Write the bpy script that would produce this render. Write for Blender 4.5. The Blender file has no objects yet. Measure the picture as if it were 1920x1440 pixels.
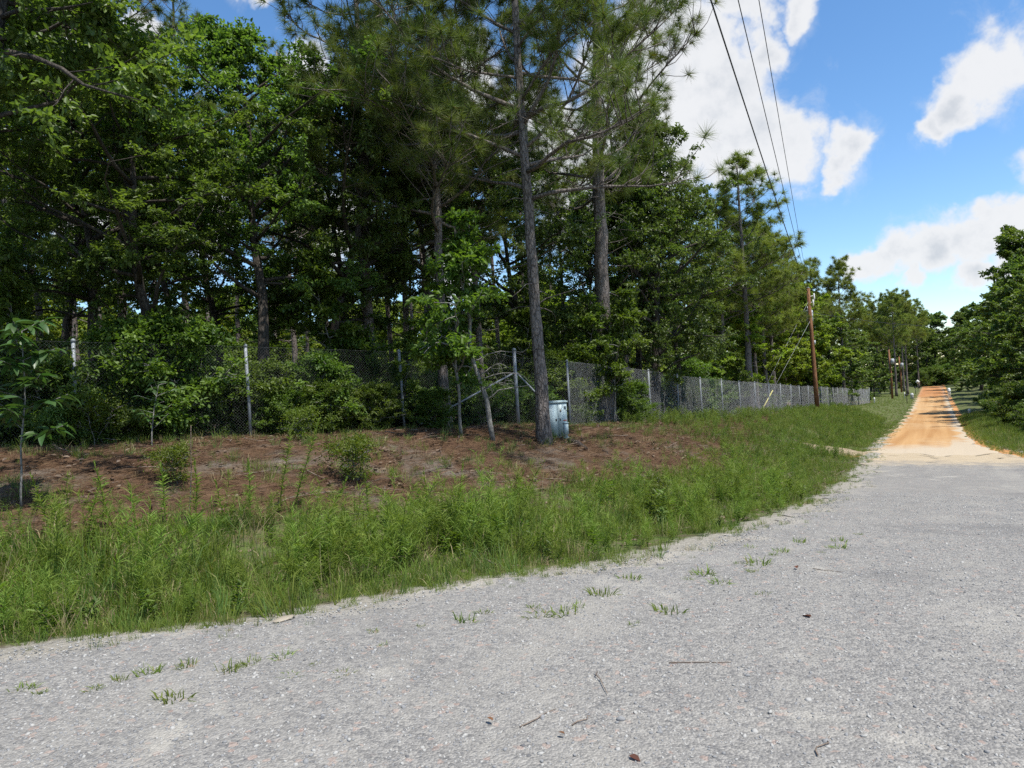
import bpy, math
import numpy as np
from mathutils import Vector, Matrix

R = math.radians
sc = bpy.context.scene
C = sc.collection
rng = np.random.default_rng(7)

# ------------------------------------------------------------------ camera
F = 1297.0; H = 1.7; ROLL = R(3.0); HY = 725.0
PITCH = math.atan((HY - 720) / F)
def ray(x, y):
    """direction (world) of a photo pixel"""
    u = (x - 960) / F; v = -(y - 720) / F
    c, s = math.cos(ROLL), math.sin(ROLL)
    X = u * c + v * s; Z = -u * s + v * c
    return np.array([X, math.cos(PITCH) - math.sin(PITCH) * Z, math.sin(PITCH) + math.cos(PITCH) * Z])
cam = bpy.data.objects.new('camera', bpy.data.cameras.new('camera'))
C.objects.link(cam); sc.camera = cam
cam.data.sensor_width = 36; cam.data.lens = F / 1920 * 36
cam.data.clip_start = .05; cam.data.clip_end = 6000
cx = Vector(ray(960 + F, 720) - ray(960, 720)); cz = -Vector(ray(960, 720)); cy = cz.cross(cx)
M = Matrix((cx, cy, cz)).transposed().to_4x4(); M.translation = (0, 0, H)
cam.matrix_world = M

# ------------------------------------------------------------------ sun and sky
SUN_EL = R(66); sdx, sdy = .74, -.67           # the sun stands high on the right
sun = bpy.data.objects.new('sun', bpy.data.lights.new('sun', 'SUN')); C.objects.link(sun)
sun.data.energy = 4.6; sun.data.angle = R(.53); sun.data.color = (1, .955, .88)
sd = Vector((sdx * math.cos(SUN_EL), sdy * math.cos(SUN_EL), math.sin(SUN_EL)))
sun.rotation_euler = sd.to_track_quat('Z', 'Y').to_euler()
sc.view_settings.view_transform = 'Standard'; sc.view_settings.look = 'None'
sc.view_settings.exposure = 0.58; sc.view_settings.gamma = 1
sc.cycles.max_bounces = 6; sc.cycles.diffuse_bounces = 4; sc.cycles.glossy_bounces = 2
sc.cycles.transmission_bounces = 4; sc.cycles.transparent_max_bounces = 4
sc.cycles.use_denoising = False
sc.cycles.sample_clamp_indirect = 4

class NT:
    """short-hand for building node trees"""
    def __init__(self, tree): self.t = tree; self.n = tree.nodes; self.l = tree.links
    def new(self, typ, **kw):
        nd = self.n.new(typ)
        for k, v in kw.items():
            if k.startswith('in_'):
                key = k[3:]; key = int(key) if key.isdigit() else key
                self.set(nd.inputs[key], v)
            else: setattr(nd, k, v)
        return nd
    def set(self, sock, v):
        if isinstance(v, bpy.types.NodeSocket): self.l.new(v, sock)
        else: sock.default_value = v
    def math(self, op, a, b=0.0, c=None, clamp=False):
        nd = self.new('ShaderNodeMath', operation=op, use_clamp=clamp)
        self.set(nd.inputs[0], a); self.set(nd.inputs[1], b)
        if c is not None: self.set(nd.inputs[2], c)
        return nd.outputs[0]
    def vmath(self, op, a, b=(0, 0, 0)):
        nd = self.new('ShaderNodeVectorMath', operation=op)
        self.set(nd.inputs[0], a); self.set(nd.inputs[1], b)
        return nd.outputs[1] if op in ('DISTANCE', 'DOT_PRODUCT', 'LENGTH') else nd.outputs[0]
    def mix(self, f, a, b, mode='MIX'):
        nd = self.new('ShaderNodeMix', data_type='RGBA', blend_type=mode)
        self.set(nd.inputs[0], f); self.set(nd.inputs[6], a); self.set(nd.inputs[7], b)
        return nd.outputs[2]
    def noise(self, vec, scale, detail=4, rough=.55, dist=0.0):
        nd = self.new('ShaderNodeTexNoise'); self.set(nd.inputs['Vector'], vec)
        nd.inputs['Scale'].default_value = scale; nd.inputs['Detail'].default_value = detail
        nd.inputs['Roughness'].default_value = rough; nd.inputs['Distortion'].default_value = dist
        return nd
    def ramp(self, f, a, b, lo=0.0, hi=1.0, smooth=True):
        nd = self.new('ShaderNodeMapRange', interpolation_type='SMOOTHSTEP' if smooth else 'LINEAR')
        self.set(nd.inputs[0], f)
        for i, v in zip((1, 2, 3, 4), (a, b, lo, hi)): nd.inputs[i].default_value = v
        return nd.outputs[0]

w = bpy.data.worlds.new('World'); sc.world = w; w.use_nodes = True
T = NT(w.node_tree); T.n.clear()
sky = T.new('ShaderNodeTexSky', sky_type='NISHITA', sun_disc=False, sun_elevation=SUN_EL,
            sun_rotation=math.atan2(sd.x, sd.y), altitude=100, air_density=1.0, dust_density=.1, ozone_density=2.5)
SKY = .112
tc = T.new('ShaderNodeTexCoord'); dirv = tc.outputs['Generated']
n1 = T.noise(dirv, 5.0, 4, .58).outputs['Color']
n2 = T.noise(dirv, 17.0, 4, .6).outputs['Color']
warp = T.vmath('ADD', T.vmath('MULTIPLY', T.vmath('SUBTRACT', n1, (.5, .5, .5)), (.13, .13, .13)),
               T.vmath('MULTIPLY', T.vmath('SUBTRACT', n2, (.5, .5, .5)), (.055, .055, .055)))
dw = T.vmath('ADD', dirv, warp)
CLOUDS = [(1280, 70, 90), (1230, 170, 110), (1330, 190, 100), (1410, 270, 85), (1470, 280, 62), (1415, 95, 46),
          (1350, 300, 70), (1240, 300, 110), (1110, 330, 120), (1010, 250, 90), (900, 130, 60), (1590, 280, 40),
          (1572, 312, 26), (1852, 112, 58), (1805, 165, 42), (1772, 208, 26), (1895, 95, 45), (1625, 476, 30),
          (1690, 466, 44), (1740, 462, 40), (1790, 440, 46), (1840, 420, 40), (1895, 418, 44), (1700, 512, 24), (1800, 500, 34), (1880, 490, 40), (1505, 12, 36),
          (1395, -10, 50), (110, 130, 75), (30, 150, 60), (300, 88, 30), (495, 12, 26), (570, 130, 40),
          (640, 430, 80), (380, 420, 60), (850, 480, 70), (150, 420, 60), (2060, 300, 70), (2160, 80, 90), (-150, 260, 90)]
field = None
for (px, py, pr) in CLOUDS:
    c = ray(px, py); c = c / np.linalg.norm(c)
    d = T.vmath('DISTANCE', dw, tuple(c))
    f = T.math('SUBTRACT', 1.0, T.math('DIVIDE', d, pr * 1.12 / F))
    field = f if field is None else T.math('MAXIMUM', field, f)
# the rest of the sky carries the same fair-weather clouds
fwd = ray(960, 600); fwd = fwd / np.linalg.norm(fwd)
out = T.ramp(T.vmath('DOT_PRODUCT', dirv, tuple(fwd)), .72, .55)
gen = T.math('MULTIPLY', T.math('SUBTRACT', T.noise(dirv, 3.2, 5, .6).outputs['Fac'], .55), 5.0)
gen = T.math('SUBTRACT', gen, T.math('MULTIPLY', T.math('SUBTRACT', 1.0, out), 6.0))
field = T.math('MAXIMUM', field, gen)
fine = T.noise(dirv, 30.0, 5, .65).outputs['Fac']
fld = T.math('ADD', field, T.math('MULTIPLY', T.math('SUBTRACT', fine, .5), .75))
alpha = T.ramp(fld, -.10, .40)
shade = T.noise(T.vmath('ADD', dirv, (.02, -.01, .03)), 9.0, 4, .6).outputs['Fac']
core = T.ramp(fld, .25, 1.0)
dark = T.math('MULTIPLY', T.ramp(T.math('ADD', shade, T.math('MULTIPLY', T.math('SUBTRACT', fine, .5), .5)), .38, .72), core)
ccol = T.mix(dark, (.60, .605, .615, 1), (.42, .445, .48, 1))
hs = T.new('ShaderNodeHueSaturation', in_Color=sky.outputs[0], in_Hue=.5, in_Saturation=1.18, in_Value=1.2)
skyc = T.mix(1.0, hs.outputs[0], (SKY, SKY, SKY, 1), 'MULTIPLY')
skyc.node.clamp_result = False
wisp = T.math('MULTIPLY', T.ramp(T.math('ADD', field, T.math('MULTIPLY', T.math('SUBTRACT', T.noise(dirv, 11.0, 6, .7, .6).outputs['Fac'], .5), 3.2)), -.35, .9), .38)
alpha = T.math('MAXIMUM', alpha, wisp)
fin = T.mix(T.math('MULTIPLY', alpha, .96), skyc, ccol)
w.cycles.sampling_method = 'MANUAL'; w.cycles.sample_map_resolution = 512
bg = T.new('ShaderNodeBackground', in_Color=fin); bg.inputs['Strength'].default_value = 1.0
T.l.new(bg.outputs[0], T.new('ShaderNodeOutputWorld').inputs[0])

# ------------------------------------------------------------------ lie of the land
D = np.array([.52, .854]); D /= np.linalg.norm(D); N = np.array([D[1], -D[0]])
def sn(x, y): return x * D[0] + y * D[1], x * N[0] + y * N[1]
def xy(s, n): return s * D[0] + n * N[0], s * D[1] + n * N[1]
def sst(x, a, b): t = np.clip((x - a) / (b - a), 0, 1); return t * t * (3 - 2 * t)
def z_road(s):
    s = np.asarray(s, float)
    z = -.031 * np.clip(s, -12, 70) - .9 * sst(s, 5, 27)
    z = z - .16 * (1 - np.exp(-np.clip(s - 70, 0, None) / 8))
    return z
def pix_road(px, py):
    """where a photo pixel meets the road surface"""
    d = ray(px, py); t = np.geomspace(1, 400, 6000)
    s = t * (d[0] * D[0] + d[1] * D[1]); g = H + t * d[2] - z_road(s)
    i = int(np.argmax(g < 0)) if (g < 0).any() else len(t) - 1
    p = d * t[i]; return sn(p[0], p[1])
EDGE_PX = [(0, 1228), (200, 1200), (530, 1165), (700, 1132), (880, 1100), (1200, 1050), (1400, 1000), (1520, 960),
           (1600, 910), (1633, 870), (1643, 840), (1662, 815), (1690, 790), (1708, 765)]
_e = np.array([pix_road(*p) for p in EDGE_PX])
ES = np.concatenate([[-40, -6, 0], _e[:, 0], [120, 400]]); EN = np.concatenate([[-34, -13, -7.8], _e[:, 1], [_e[-1, 1], _e[-1, 1]]])
_r = np.array([pix_road(*p) for p in [(1918, 856), (1870, 846), (1836, 832), (1817, 815), (1801, 790), (1792, 773)]])
RS = np.concatenate([[-40, 3, 8, 13], _r[:, 0], [120, 400]]); RN = np.concatenate([[30, 16, 10, 6.0], _r[:, 1], [_r[-1, 1], _r[-1, 1]]])
if (np.diff(RS) <= 0).any(): o = np.argsort(RS); RS, RN = RS[o], RN[o]
def e_left(s): return np.interp(s, ES, EN)
def e_right(s): return np.interp(s, RS, RN)
FS = [-20, 3.5, 9.2, 16.0, 17.5, 31, 55, 101, 140]
FN = [-22, -13.8, -11.9, -9.6, -8.8, -8.8, -8.2, -7.3, -7.3]
FZ = [1.5, 1.15, .95, .62, .50, -.24, -1.25, -2.95, -3.2]
def f_n(s): return np.interp(s, FS, FN)
def wob(x, y, a=1.0):
    return a * (np.sin(x * 1.3 + 2.1 * np.sin(y * .7)) * .5 + np.sin(y * 1.9 + 1.7 * np.sin(x * .9)) * .5)
def ground(x, y):
    x = np.asarray(x, float); y = np.asarray(y, float)
    s, n = sn(x, y); zr = z_road(s); e = e_left(s); r = e_right(s); fn = f_n(s)
    fz = np.interp(s, FS, FZ)
    far = sst(s, 100, 135)
    fz = fz * (1 - far) + (zr + .25) * far
    t = (e - n) / np.maximum(e - fn, .5)
    bank = zr + (fz - zr) * sst(t, .16, .92) - .09 * np.exp(-((t - .13) / .09) ** 2)
    bank = bank + np.where(t > .1, wob(x * 1.1, y * 1.1, .035) + wob(x * 4, y * 3.7, .012), 0)
    wood = np.clip(-(n - fn), 0, None)
    bank = bank + .02 * np.clip(wood, 0, 25) * (1 - far)
    rt = n - r
    right = zr + .16 * sst(rt, 0, 1.2) + .3 * sst(rt, 2, 9) + np.where(rt > .2, wob(x, y, .04), 0)
    z = np.where(n < e, bank, np.where(n > r, right, zr))
    return z
def gz(x, y): return float(ground(x, y))
def pix_ground(px, py, zmin=3.0):
    d = ray(px, py); t = np.geomspace(zmin, 300, 8000)
    g = H + t * d[2] - ground(d[0] * t, d[1] * t)
    i = int(np.argmax(g < 0)) if (g < 0).any() else len(t) - 1
    p = d * t[i]; return float(p[0]), float(p[1]), gz(p[0], p[1])
def at(px, dist, py=760):
    """ground point in the direction of a pixel column, dist metres ahead"""
    d = ray(px, py); t = dist / d[1]; x, y = d[0] * t, d[1] * t
    return x, y, gz(x, y)

# ------------------------------------------------------------------ mesh helpers
class Acc:
    def __init__(self): self.V = []; self.Q = []; self.Tr = []; self.A = []; self.k = 0
    def add(self, V, Q=None, Tr=None, tint=None):
        V = np.asarray(V, float).reshape(-1, 3)
        if Q is not None and len(Q): self.Q.append(np.asarray(Q, int).reshape(-1, 4) + self.k)
        if Tr is not None and len(Tr): self.Tr.append(np.asarray(Tr, int).reshape(-1, 3) + self.k)
        self.V.append(V); self.A.append(np.full(len(V), .5) if tint is None else np.broadcast_to(tint, (len(V),)).astype(float))
        self.k += len(V)
    def tube(self, P, rad, k=6, cap=True, tint=None, bump=None):
        P = np.asarray(P, float); m = len(P); rad = np.broadcast_to(rad, (m,))
        Tn = np.gradient(P, axis=0); Tn /= np.linalg.norm(Tn, axis=1)[:, None] + 1e-9
        ov = Tn.mean(0); ref = np.array([0, 0, 1.]) if abs(ov[2]) < .8 * np.linalg.norm(ov) + 1e-9 else np.array([1., 0, 0])
        a = np.cross(Tn, ref); a /= np.linalg.norm(a, axis=1)[:, None] + 1e-9; b = np.cross(Tn, a)
        th = np.arange(k) * 2 * math.pi / k
        rr = np.repeat(rad[:, None], k, 1)
        if bump is not None: rr = rr * bump(np.arange(m)[:, None], th[None])
        V = P[:, None] + rr[..., None] * (np.cos(th)[None, :, None] * a[:, None] + np.sin(th)[None, :, None] * b[:, None])
        V = V.reshape(-1, 3); i = np.arange(m - 1)[:, None] * k; j = np.arange(k)[None]; j2 = (j + 1) % k
        Q = np.stack([i + j, i + j2, i + k + j2, i + k + j], -1).reshape(-1, 4)
        Tr = None
        if cap:
            V = np.vstack([V, P[0], P[-1]]); jj = np.arange(k); j3 = (jj + 1) % k
            Tr = np.vstack([np.stack([np.full(k, m * k), j3, jj], -1), np.stack([np.full(k, m * k + 1), (m - 1) * k + jj, (m - 1) * k + j3], -1)])
        self.add(V, Q, Tr, tint)
    def box(self, c, size, rotz=0, tilt=None):
        s = np.array(size) / 2; V = np.array([[x, y, z] for x in (-1, 1) for y in (-1, 1) for z in (-1, 1)]) * s
        if tilt is not None: V = V @ np.array(Matrix(tilt).to_3x3()).T
        ca, sa = math.cos(rotz), math.sin(rotz); V = V @ np.array([[ca, sa, 0], [-sa, ca, 0], [0, 0, 1]]) + np.array(c)
        self.add(V, [[0, 1, 3, 2], [4, 6, 7, 5], [0, 4, 5, 1], [2, 3, 7, 6], [0, 2, 6, 4], [1, 5, 7, 3]])
    def mesh(self, name, mat, smooth=False):
        V = np.vstack(self.V) if self.V else np.zeros((0, 3))
        Q = np.vstack(self.Q) if self.Q else np.zeros((0, 4), int); Tr = np.vstack(self.Tr) if self.Tr else np.zeros((0, 3), int)
        me = bpy.data.meshes.new(name); me.vertices.add(len(V)); me.vertices.foreach_set('co', V.ravel().astype(np.float32))
        idx = np.concatenate([Q.ravel(), Tr.ravel()]).astype(np.int32)
        st = np.concatenate([np.arange(len(Q)) * 4, len(Q) * 4 + np.arange(len(Tr)) * 3]).astype(np.int32)
        me.loops.add(len(idx)); me.loops.foreach_set('vertex_index', idx)
        me.polygons.add(len(st)); me.polygons.foreach_set('loop_start', st)
        if smooth: me.polygons.foreach_set('use_smooth', np.ones(len(st), bool))
        me.update(calc_edges=True)
        at_ = me.attributes.new('tint', 'FLOAT', 'POINT'); at_.data.foreach_set('value', np.concatenate(self.A).astype(np.float32))
        me.materials.append(mat); return me
    def obj(self, name, mat, parent=None, smooth=False):
        o = bpy.data.objects.new(name, self.mesh(name, mat, smooth)); C.objects.link(o)
        if parent is not None: o.parent = parent
        return o
def tag(o, label=None, cat=None, group=None, kind=None):
    for k, v in (('label', label), ('category', cat), ('group', group), ('kind', kind)):
        if v: o[k] = v
    return o
def thing(name, label, cat, loc=(0, 0, 0), rz=0, group=None):
    o = bpy.data.objects.new(name, None); C.objects.link(o); o.empty_display_size = .2
    o.location = loc; o.rotation_euler = (0, 0, rz); return tag(o, label, cat, group)
def dup(src, loc, rz=0, scale=(1, 1, 1), label=None, group=None, lean=(0, 0)):
    r = src.copy(); C.objects.link(r); r.location = loc; r.rotation_euler = (lean[0], lean[1], rz)
    r.scale = scale if hasattr(scale, '__len__') else (scale,) * 3
    if label: r['label'] = label
    if group: r['group'] = group
    for ch in src.children:
        c = ch.copy(); C.objects.link(c); c.parent = r
    return r
def unit(v): return v / (np.linalg.norm(v, axis=-1, keepdims=True) + 1e-9)
def rdir(n, g=None): g = g or rng; return unit(g.normal(size=(n, 3)))
def leaves(acc, P, Dr, U, L, W, tint, g):
    """folded leaf blades, six vertices each"""
    n = len(P); S = unit(np.cross(Dr, U)); U = unit(np.cross(S, Dr)); L = L[:, None]; W = W[:, None]
    V = np.stack([P, P + Dr * L * .3 + S * W * .42 + U * W * .16, P + Dr * L * .68 + S * W * .40 + U * W * .05, P + Dr * L - U * L * .18,
                  P + Dr * L * .68 - S * W * .40 + U * W * .05, P + Dr * L * .3 - S * W * .42 + U * W * .16], 1).reshape(-1, 3)
    b = np.arange(n)[:, None] * 6
    Q = np.concatenate([b + np.array([0, 1, 2, 3]), b + np.array([0, 3, 4, 5])], 0)
    acc.add(V, Q, None, np.repeat(tint, 6))
def blades(acc, P, Dr, L, W, tint, g, droop=.0):
    """single-triangle needles or two-piece bending blades"""
    n = len(P); S = unit(np.cross(Dr, rdir(n, g))); L = np.broadcast_to(L, (n,))[:, None]; W = np.broadcast_to(W, (n,))[:, None]
    if np.isscalar(droop) and droop == 0:
        V = np.stack([P - S * W / 2, P + S * W / 2, P + Dr * L], 1).reshape(-1, 3)
        acc.add(V, None, np.arange(n)[:, None] * 3 + np.array([0, 1, 2]), np.repeat(tint, 3)); return
    mid = P + Dr * L * .55; tip = P + Dr * L * .95 + np.array([0, 0, -1.]) * L * droop
    hz = Dr * np.array([1, 1, 0]); tip = tip + hz * L * droop * .5
    V = np.stack([P - S * W / 2, P + S * W / 2, mid + S * W * .4, mid - S * W * .4, tip], 1).reshape(-1, 3)
    b = np.arange(n)[:, None] * 5
    acc.add(V, b + np.array([0, 1, 2, 3]), b + np.array([3, 2, 4]), np.repeat(tint, 5))

# ------------------------------------------------------------------ materials
def newmat(name):
    m = bpy.data.materials.new(name); m.use_nodes = True; t = NT(m.node_tree); t.n.clear()
    t.out = t.new('ShaderNodeOutputMaterial'); return m, t
def foliage(name, dark, light, trans=.35, rough=.5, spec=.35, dead=None, tcol=None):
    m, t = newmat(name)
    a = t.new('ShaderNodeAttribute', attribute_name='tint').outputs['Fac']
    oi = t.new('ShaderNodeObjectInfo').outputs['Random']
    col = t.mix(a, dark + (1,), light + (1,))
    if dead: col = t.mix(t.ramp(a, .94, .97), col, dead + (1,))
    hsv = t.new('ShaderNodeHueSaturation', in_Color=col)
    t.set(hsv.inputs['Hue'], t.math('ADD', .487, t.math('MULTIPLY', oi, .026)))
    t.set(hsv.inputs['Value'], t.math('ADD', .85, t.math('MULTIPLY', oi, .3)))
    col = hsv.outputs[0]
    p = t.new('ShaderNodeBsdfPrincipled', in_Roughness=rough); t.set(p.inputs['Base Color'], col)
    p.inputs['Specular IOR Level'].default_value = spec
    tr = t.new('ShaderNodeBsdfTranslucent')
    t.set(tr.inputs['Color'], t.mix(1.0, col, (tcol or (1.25, 1.35, .5)) + (1,), 'MULTIPLY'))
    mx = t.new('ShaderNodeMixShader', in_0=trans); t.l.new(p.outputs[0], mx.inputs[1]); t.l.new(tr.outputs[0], mx.inputs[2])
    t.l.new(mx.outputs[0], t.out.inputs[0]); return m
def bark(name, c1, c2, sx=9, sz=2.2, depth=.5, moss=None):
    m, t = newmat(name)
    co = t.new('ShaderNodeTexCoord').outputs['Object']
    st = t.vmath('MULTIPLY', co, (sx, sx, sz))
    wv = t.vmath('ADD', st, t.vmath('MULTIPLY', t.noise(st, 1.2, 3).outputs['Color'], (.9, .9, .9)))
    vo = t.new('ShaderNodeTexVoronoi', feature='DISTANCE_TO_EDGE', in_Vector=wv); vo.inputs['Scale'].default_value = 1.5
    crack = t.ramp(vo.outputs['Distance'], .0, .16)
    fineN = t.noise(t.vmath('MULTIPLY', co, (30, 30, 12)), 1.0, 5, .65).outputs['Fac']
    big = t.noise(co, 1.3, 3).outputs['Fac']
    col = t.mix(t.ramp(fineN, .3, .7), c1 + (1,), c2 + (1,))
    col = t.mix(t.math('MULTIPLY', t.math('SUBTRACT', 1.0, crack), .75), col, tuple(.35 * x for x in c1) + (1,))
    col = t.mix(t.ramp(big, .45, .75, 0, .45), col, (moss or tuple(1.35 * x for x in c2)) + (1,))
    p = t.new('ShaderNodeBsdfPrincipled', in_Roughness=.9); t.set(p.inputs['Base Color'], col); p.inputs['Specular IOR Level'].default_value = .15
    hgt = t.math('ADD', t.math('MULTIPLY', crack, .7), t.math('MULTIPLY', fineN, .5))
    bp = t.new('ShaderNodeBump', in_Height=hgt, in_Strength=depth, in_Distance=.03); t.l.new(bp.outputs[0], p.inputs['Normal'])
    t.l.new(p.outputs[0], t.out.inputs[0]); return m
def plain(name, col, rough=.6, metal=0.0, var=.15, scale=6.0, spec=.4, bump=.0, streak=False):
    m, t = newmat(name); co = t.new('ShaderNodeTexCoord').outputs['Object']
    v = t.vmath('MULTIPLY', co, (1, 1, .15)) if streak else co
    nz = t.noise(v, scale, 5, .65).outputs['Fac']
    c = t.mix(t.ramp(nz, .3, .72), tuple(x * (1 - var) for x in col) + (1,), tuple(min(1, x * (1 + var)) for x in col) + (1,))
    p = t.new('ShaderNodeBsdfPrincipled', in_Roughness=rough, in_Metallic=metal); t.set(p.inputs['Base Color'], c)
    p.inputs['Specular IOR Level'].default_value = spec
    if bump:
        bp = t.new('ShaderNodeBump', in_Height=nz, in_Strength=bump, in_Distance=.01); t.l.new(bp.outputs[0], p.inputs['Normal'])
    t.l.new(p.outputs[0], t.out.inputs[0]); return m
MT = dict(
    oak=foliage('oak_leaf', (.058, .104, .026), (.165, .240, .052), .46, .45, .4),
    oak_dk=foliage('laurel_leaf', (.052, .092, .025), (.145, .210, .050), .42, .42, .45),
    oak_lit=foliage('roadside_leaf', (.062, .105, .024), (.185, .245, .052), .42, .45, .4),
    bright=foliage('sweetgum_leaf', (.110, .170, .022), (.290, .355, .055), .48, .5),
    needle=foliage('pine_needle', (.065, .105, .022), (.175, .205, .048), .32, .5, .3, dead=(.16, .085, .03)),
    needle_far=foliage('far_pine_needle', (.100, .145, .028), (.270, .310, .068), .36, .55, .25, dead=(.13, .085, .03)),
    shrub=foliage('shrub_leaf', (.055, .100, .018), (.155, .220, .036), .44, .5),
    yellow=foliage('yellow_green_leaf', (.075, .125, .014), (.155, .205, .026), .42, .5),
    bigleaf=foliage('broad_leaf', (.045, .095, .028), (.080, .150, .040), .35, .4, .55),
    grass=foliage('grass_blade', (.090, .148, .022), (.225, .280, .058), .40, .6, .25, dead=(.36, .30, .17), tcol=(1.3, 1.3, .6)),
    grass_dry=foliage('dry_grass', (.20, .155, .075), (.40, .33, .19), .2, .7, .2, tcol=(1, 1, .8)), grass_blue=foliage('weedy_grass', (.060, .115, .024), (.165, .235, .060), .35, .6, .25),
    fennel=foliage('dog_fennel', (.095, .165, .020), (.215, .290, .050), .38, .6, .25, tcol=(1.35, 1.35, .55)),
    straw=foliage('pine_straw', (.075, .042, .024), (.205, .120, .068), .05, .7, .2, tcol=(1, 1, 1)),
    dead=foliage('dead_leaf', (.085, .058, .040), (.215, .160, .115), .12, .65, .25, tcol=(1, 1, 1)),
    redleaf=foliage('russet_leaf', (.10, .045, .025), (.17, .075, .04), .1, .6, .3, tcol=(1, 1, 1)),
    pine_bark=bark('pine_bark', (.120, .100, .088), (.235, .205, .185), 9, 3.2, .7),
    dark_bark=bark('dark_bark', (.045, .038, .032), (.090, .078, .066), 12, 2.5, .5),
    far_bark=bark('far_pine_bark', (.11, .095, .085), (.22, .195, .18), 6, 1.5, .4),
    grey_bark=bark('grey_bark', (.15, .145, .13), (.28, .27, .25), 22, 5, .35),
    stem=plain('green_stem', (.12, .13, .05), .7), twig=plain('twig', (.17, .13, .10), .9, var=.35, scale=25),
    steel=plain('galvanised_steel', (.23, .25, .27), .6, .2, .18, 9), wire=plain('fence_wire', (.30, .31, .315), .7, .0, .15, 3),
    wire_shaded=plain('shaded_wire', (.11, .115, .115), .8), cable=plain('cable', (.035, .035, .038), .6), pole=bark('pole_wood', (.19, .088, .045), (.30, .155, .085), 26, 1.0, .25),  # darker copy of the fence wire: tree shade painted into the left run
    boxp=plain('box_paint', (.33, .41, .42), .5, 0, .12, 5, .35, streak=True), boxd=plain('box_door_paint', (.37, .455, .465), .48, 0, .10, 6, .35, streak=True),
    black=plain('black_metal', (.02, .02, .022), .55), white=plain('white_paint', (.72, .72, .70), .5, var=.06), grey=plain('grey_paint', (.42, .44, .45), .45),
    red=plain('red_sticker', (.45, .07, .06), .5), tan=plain('tan_label', (.30, .26, .20), .6), yellow_pl=plain('yellow_plastic', (.55, .50, .16), .5),
    stoneL=plain('pale_stone', (.37, .36, .335), .85, 0, .3, 14, .3, .3), stoneM=plain('grey_stone', (.23, .23, .228), .85, 0, .3, 14, .3, .3),
    stoneD=plain('dark_stone', (.12, .12, .122), .8, 0, .3, 14, .3, .3), log=bark('charred_log', (.03, .026, .024), (.085, .07, .06), 14, 14, .6),
    orange_clod=plain('orange_clay', (.40, .17, .06), .95, 0, .35, 8, .1, .6))
# ------------------------------------------------------------------ ground, gravel road, dirt road
def attr_in(t, n): return t.new('ShaderNodeAttribute', attribute_name=n).outputs['Fac']
def ground_material():
    m, t = newmat('ground'); co = t.new('ShaderNodeTexCoord').outputs['Object']
    big = t.noise(co, .55, 5, .6).outputs['Fac']; mid = t.noise(co, 3.2, 6, .65).outputs['Fac']; fn = t.noise(co, 28, 5, .7).outputs['Fac']
    fib = t.noise(t.vmath('MULTIPLY', co, (60, 14, 20)), 1.0, 4, .7, 1.5).outputs['Fac']
    soil = t.mix(t.ramp(mid, .3, .7), (.090, .075, .048, 1), (.20, .165, .105, 1))
    green = t.mix(t.ramp(fn, .3, .7), (.050, .085, .020, 1), (.115, .150, .045, 1))
    verge = t.mix(t.ramp(mid, .36, .58), soil, green)
    straw = t.mix(t.ramp(fib, .3, .7), (.054, .034, .021, 1), (.145, .088, .052, 1))
    grey = t.mix(t.ramp(fn, .3, .7), (.080, .066, .052, 1), (.175, .150, .122, 1))
    straw = t.mix(t.ramp(t.math('ADD', big, t.math('MULTIPLY', mid, .3)), .64, .84), straw, grey)
    straw = t.mix(t.ramp(t.noise(co, 1.1, 4).outputs['Fac'], .66, .72, 0, .5), straw, (.26, .225, .175, 1))
    k = t.math('ADD', attr_in(t, 'straw'), t.math('MULTIPLY', t.math('SUBTRACT', mid, .5), .8))
    col = t.mix(t.ramp(k, .38, .62), verge, straw)
    sand = t.mix(t.ramp(fn, .3, .7), (.20, .185, .155, 1), (.38, .355, .305, 1))
    k2 = t.math('ADD', attr_in(t, 'sand'), t.math('MULTIPLY', t.math('SUBTRACT', mid, .5), 1.1))
    col = t.mix(t.ramp(k2, .45, .7), col, sand)
    clay = t.mix(t.ramp(mid, .3, .7), (.42, .18, .06, 1), (.52, .30, .13, 1))
    k3 = t.math('ADD', attr_in(t, 'clay'), t.math('MULTIPLY', t.math('SUBTRACT', mid, .5), 1.0))
    col = t.mix(t.ramp(k3, .5, .7), col, clay)
    p = t.new('ShaderNodeBsdfPrincipled', in_Roughness=.95); p.inputs['Specular IOR Level'].default_value = .1; t.set(p.inputs['Base Color'], col)
    hh = t.math('ADD', t.math('MULTIPLY', mid, .5), t.math('MULTIPLY', fn, .35))
    bp = t.new('ShaderNodeBump', in_Height=hh, in_Strength=1.0, in_Distance=.08); t.l.new(bp.outputs[0], p.inputs['Normal'])
    t.l.new(p.outputs[0], t.out.inputs[0]); return m
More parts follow.
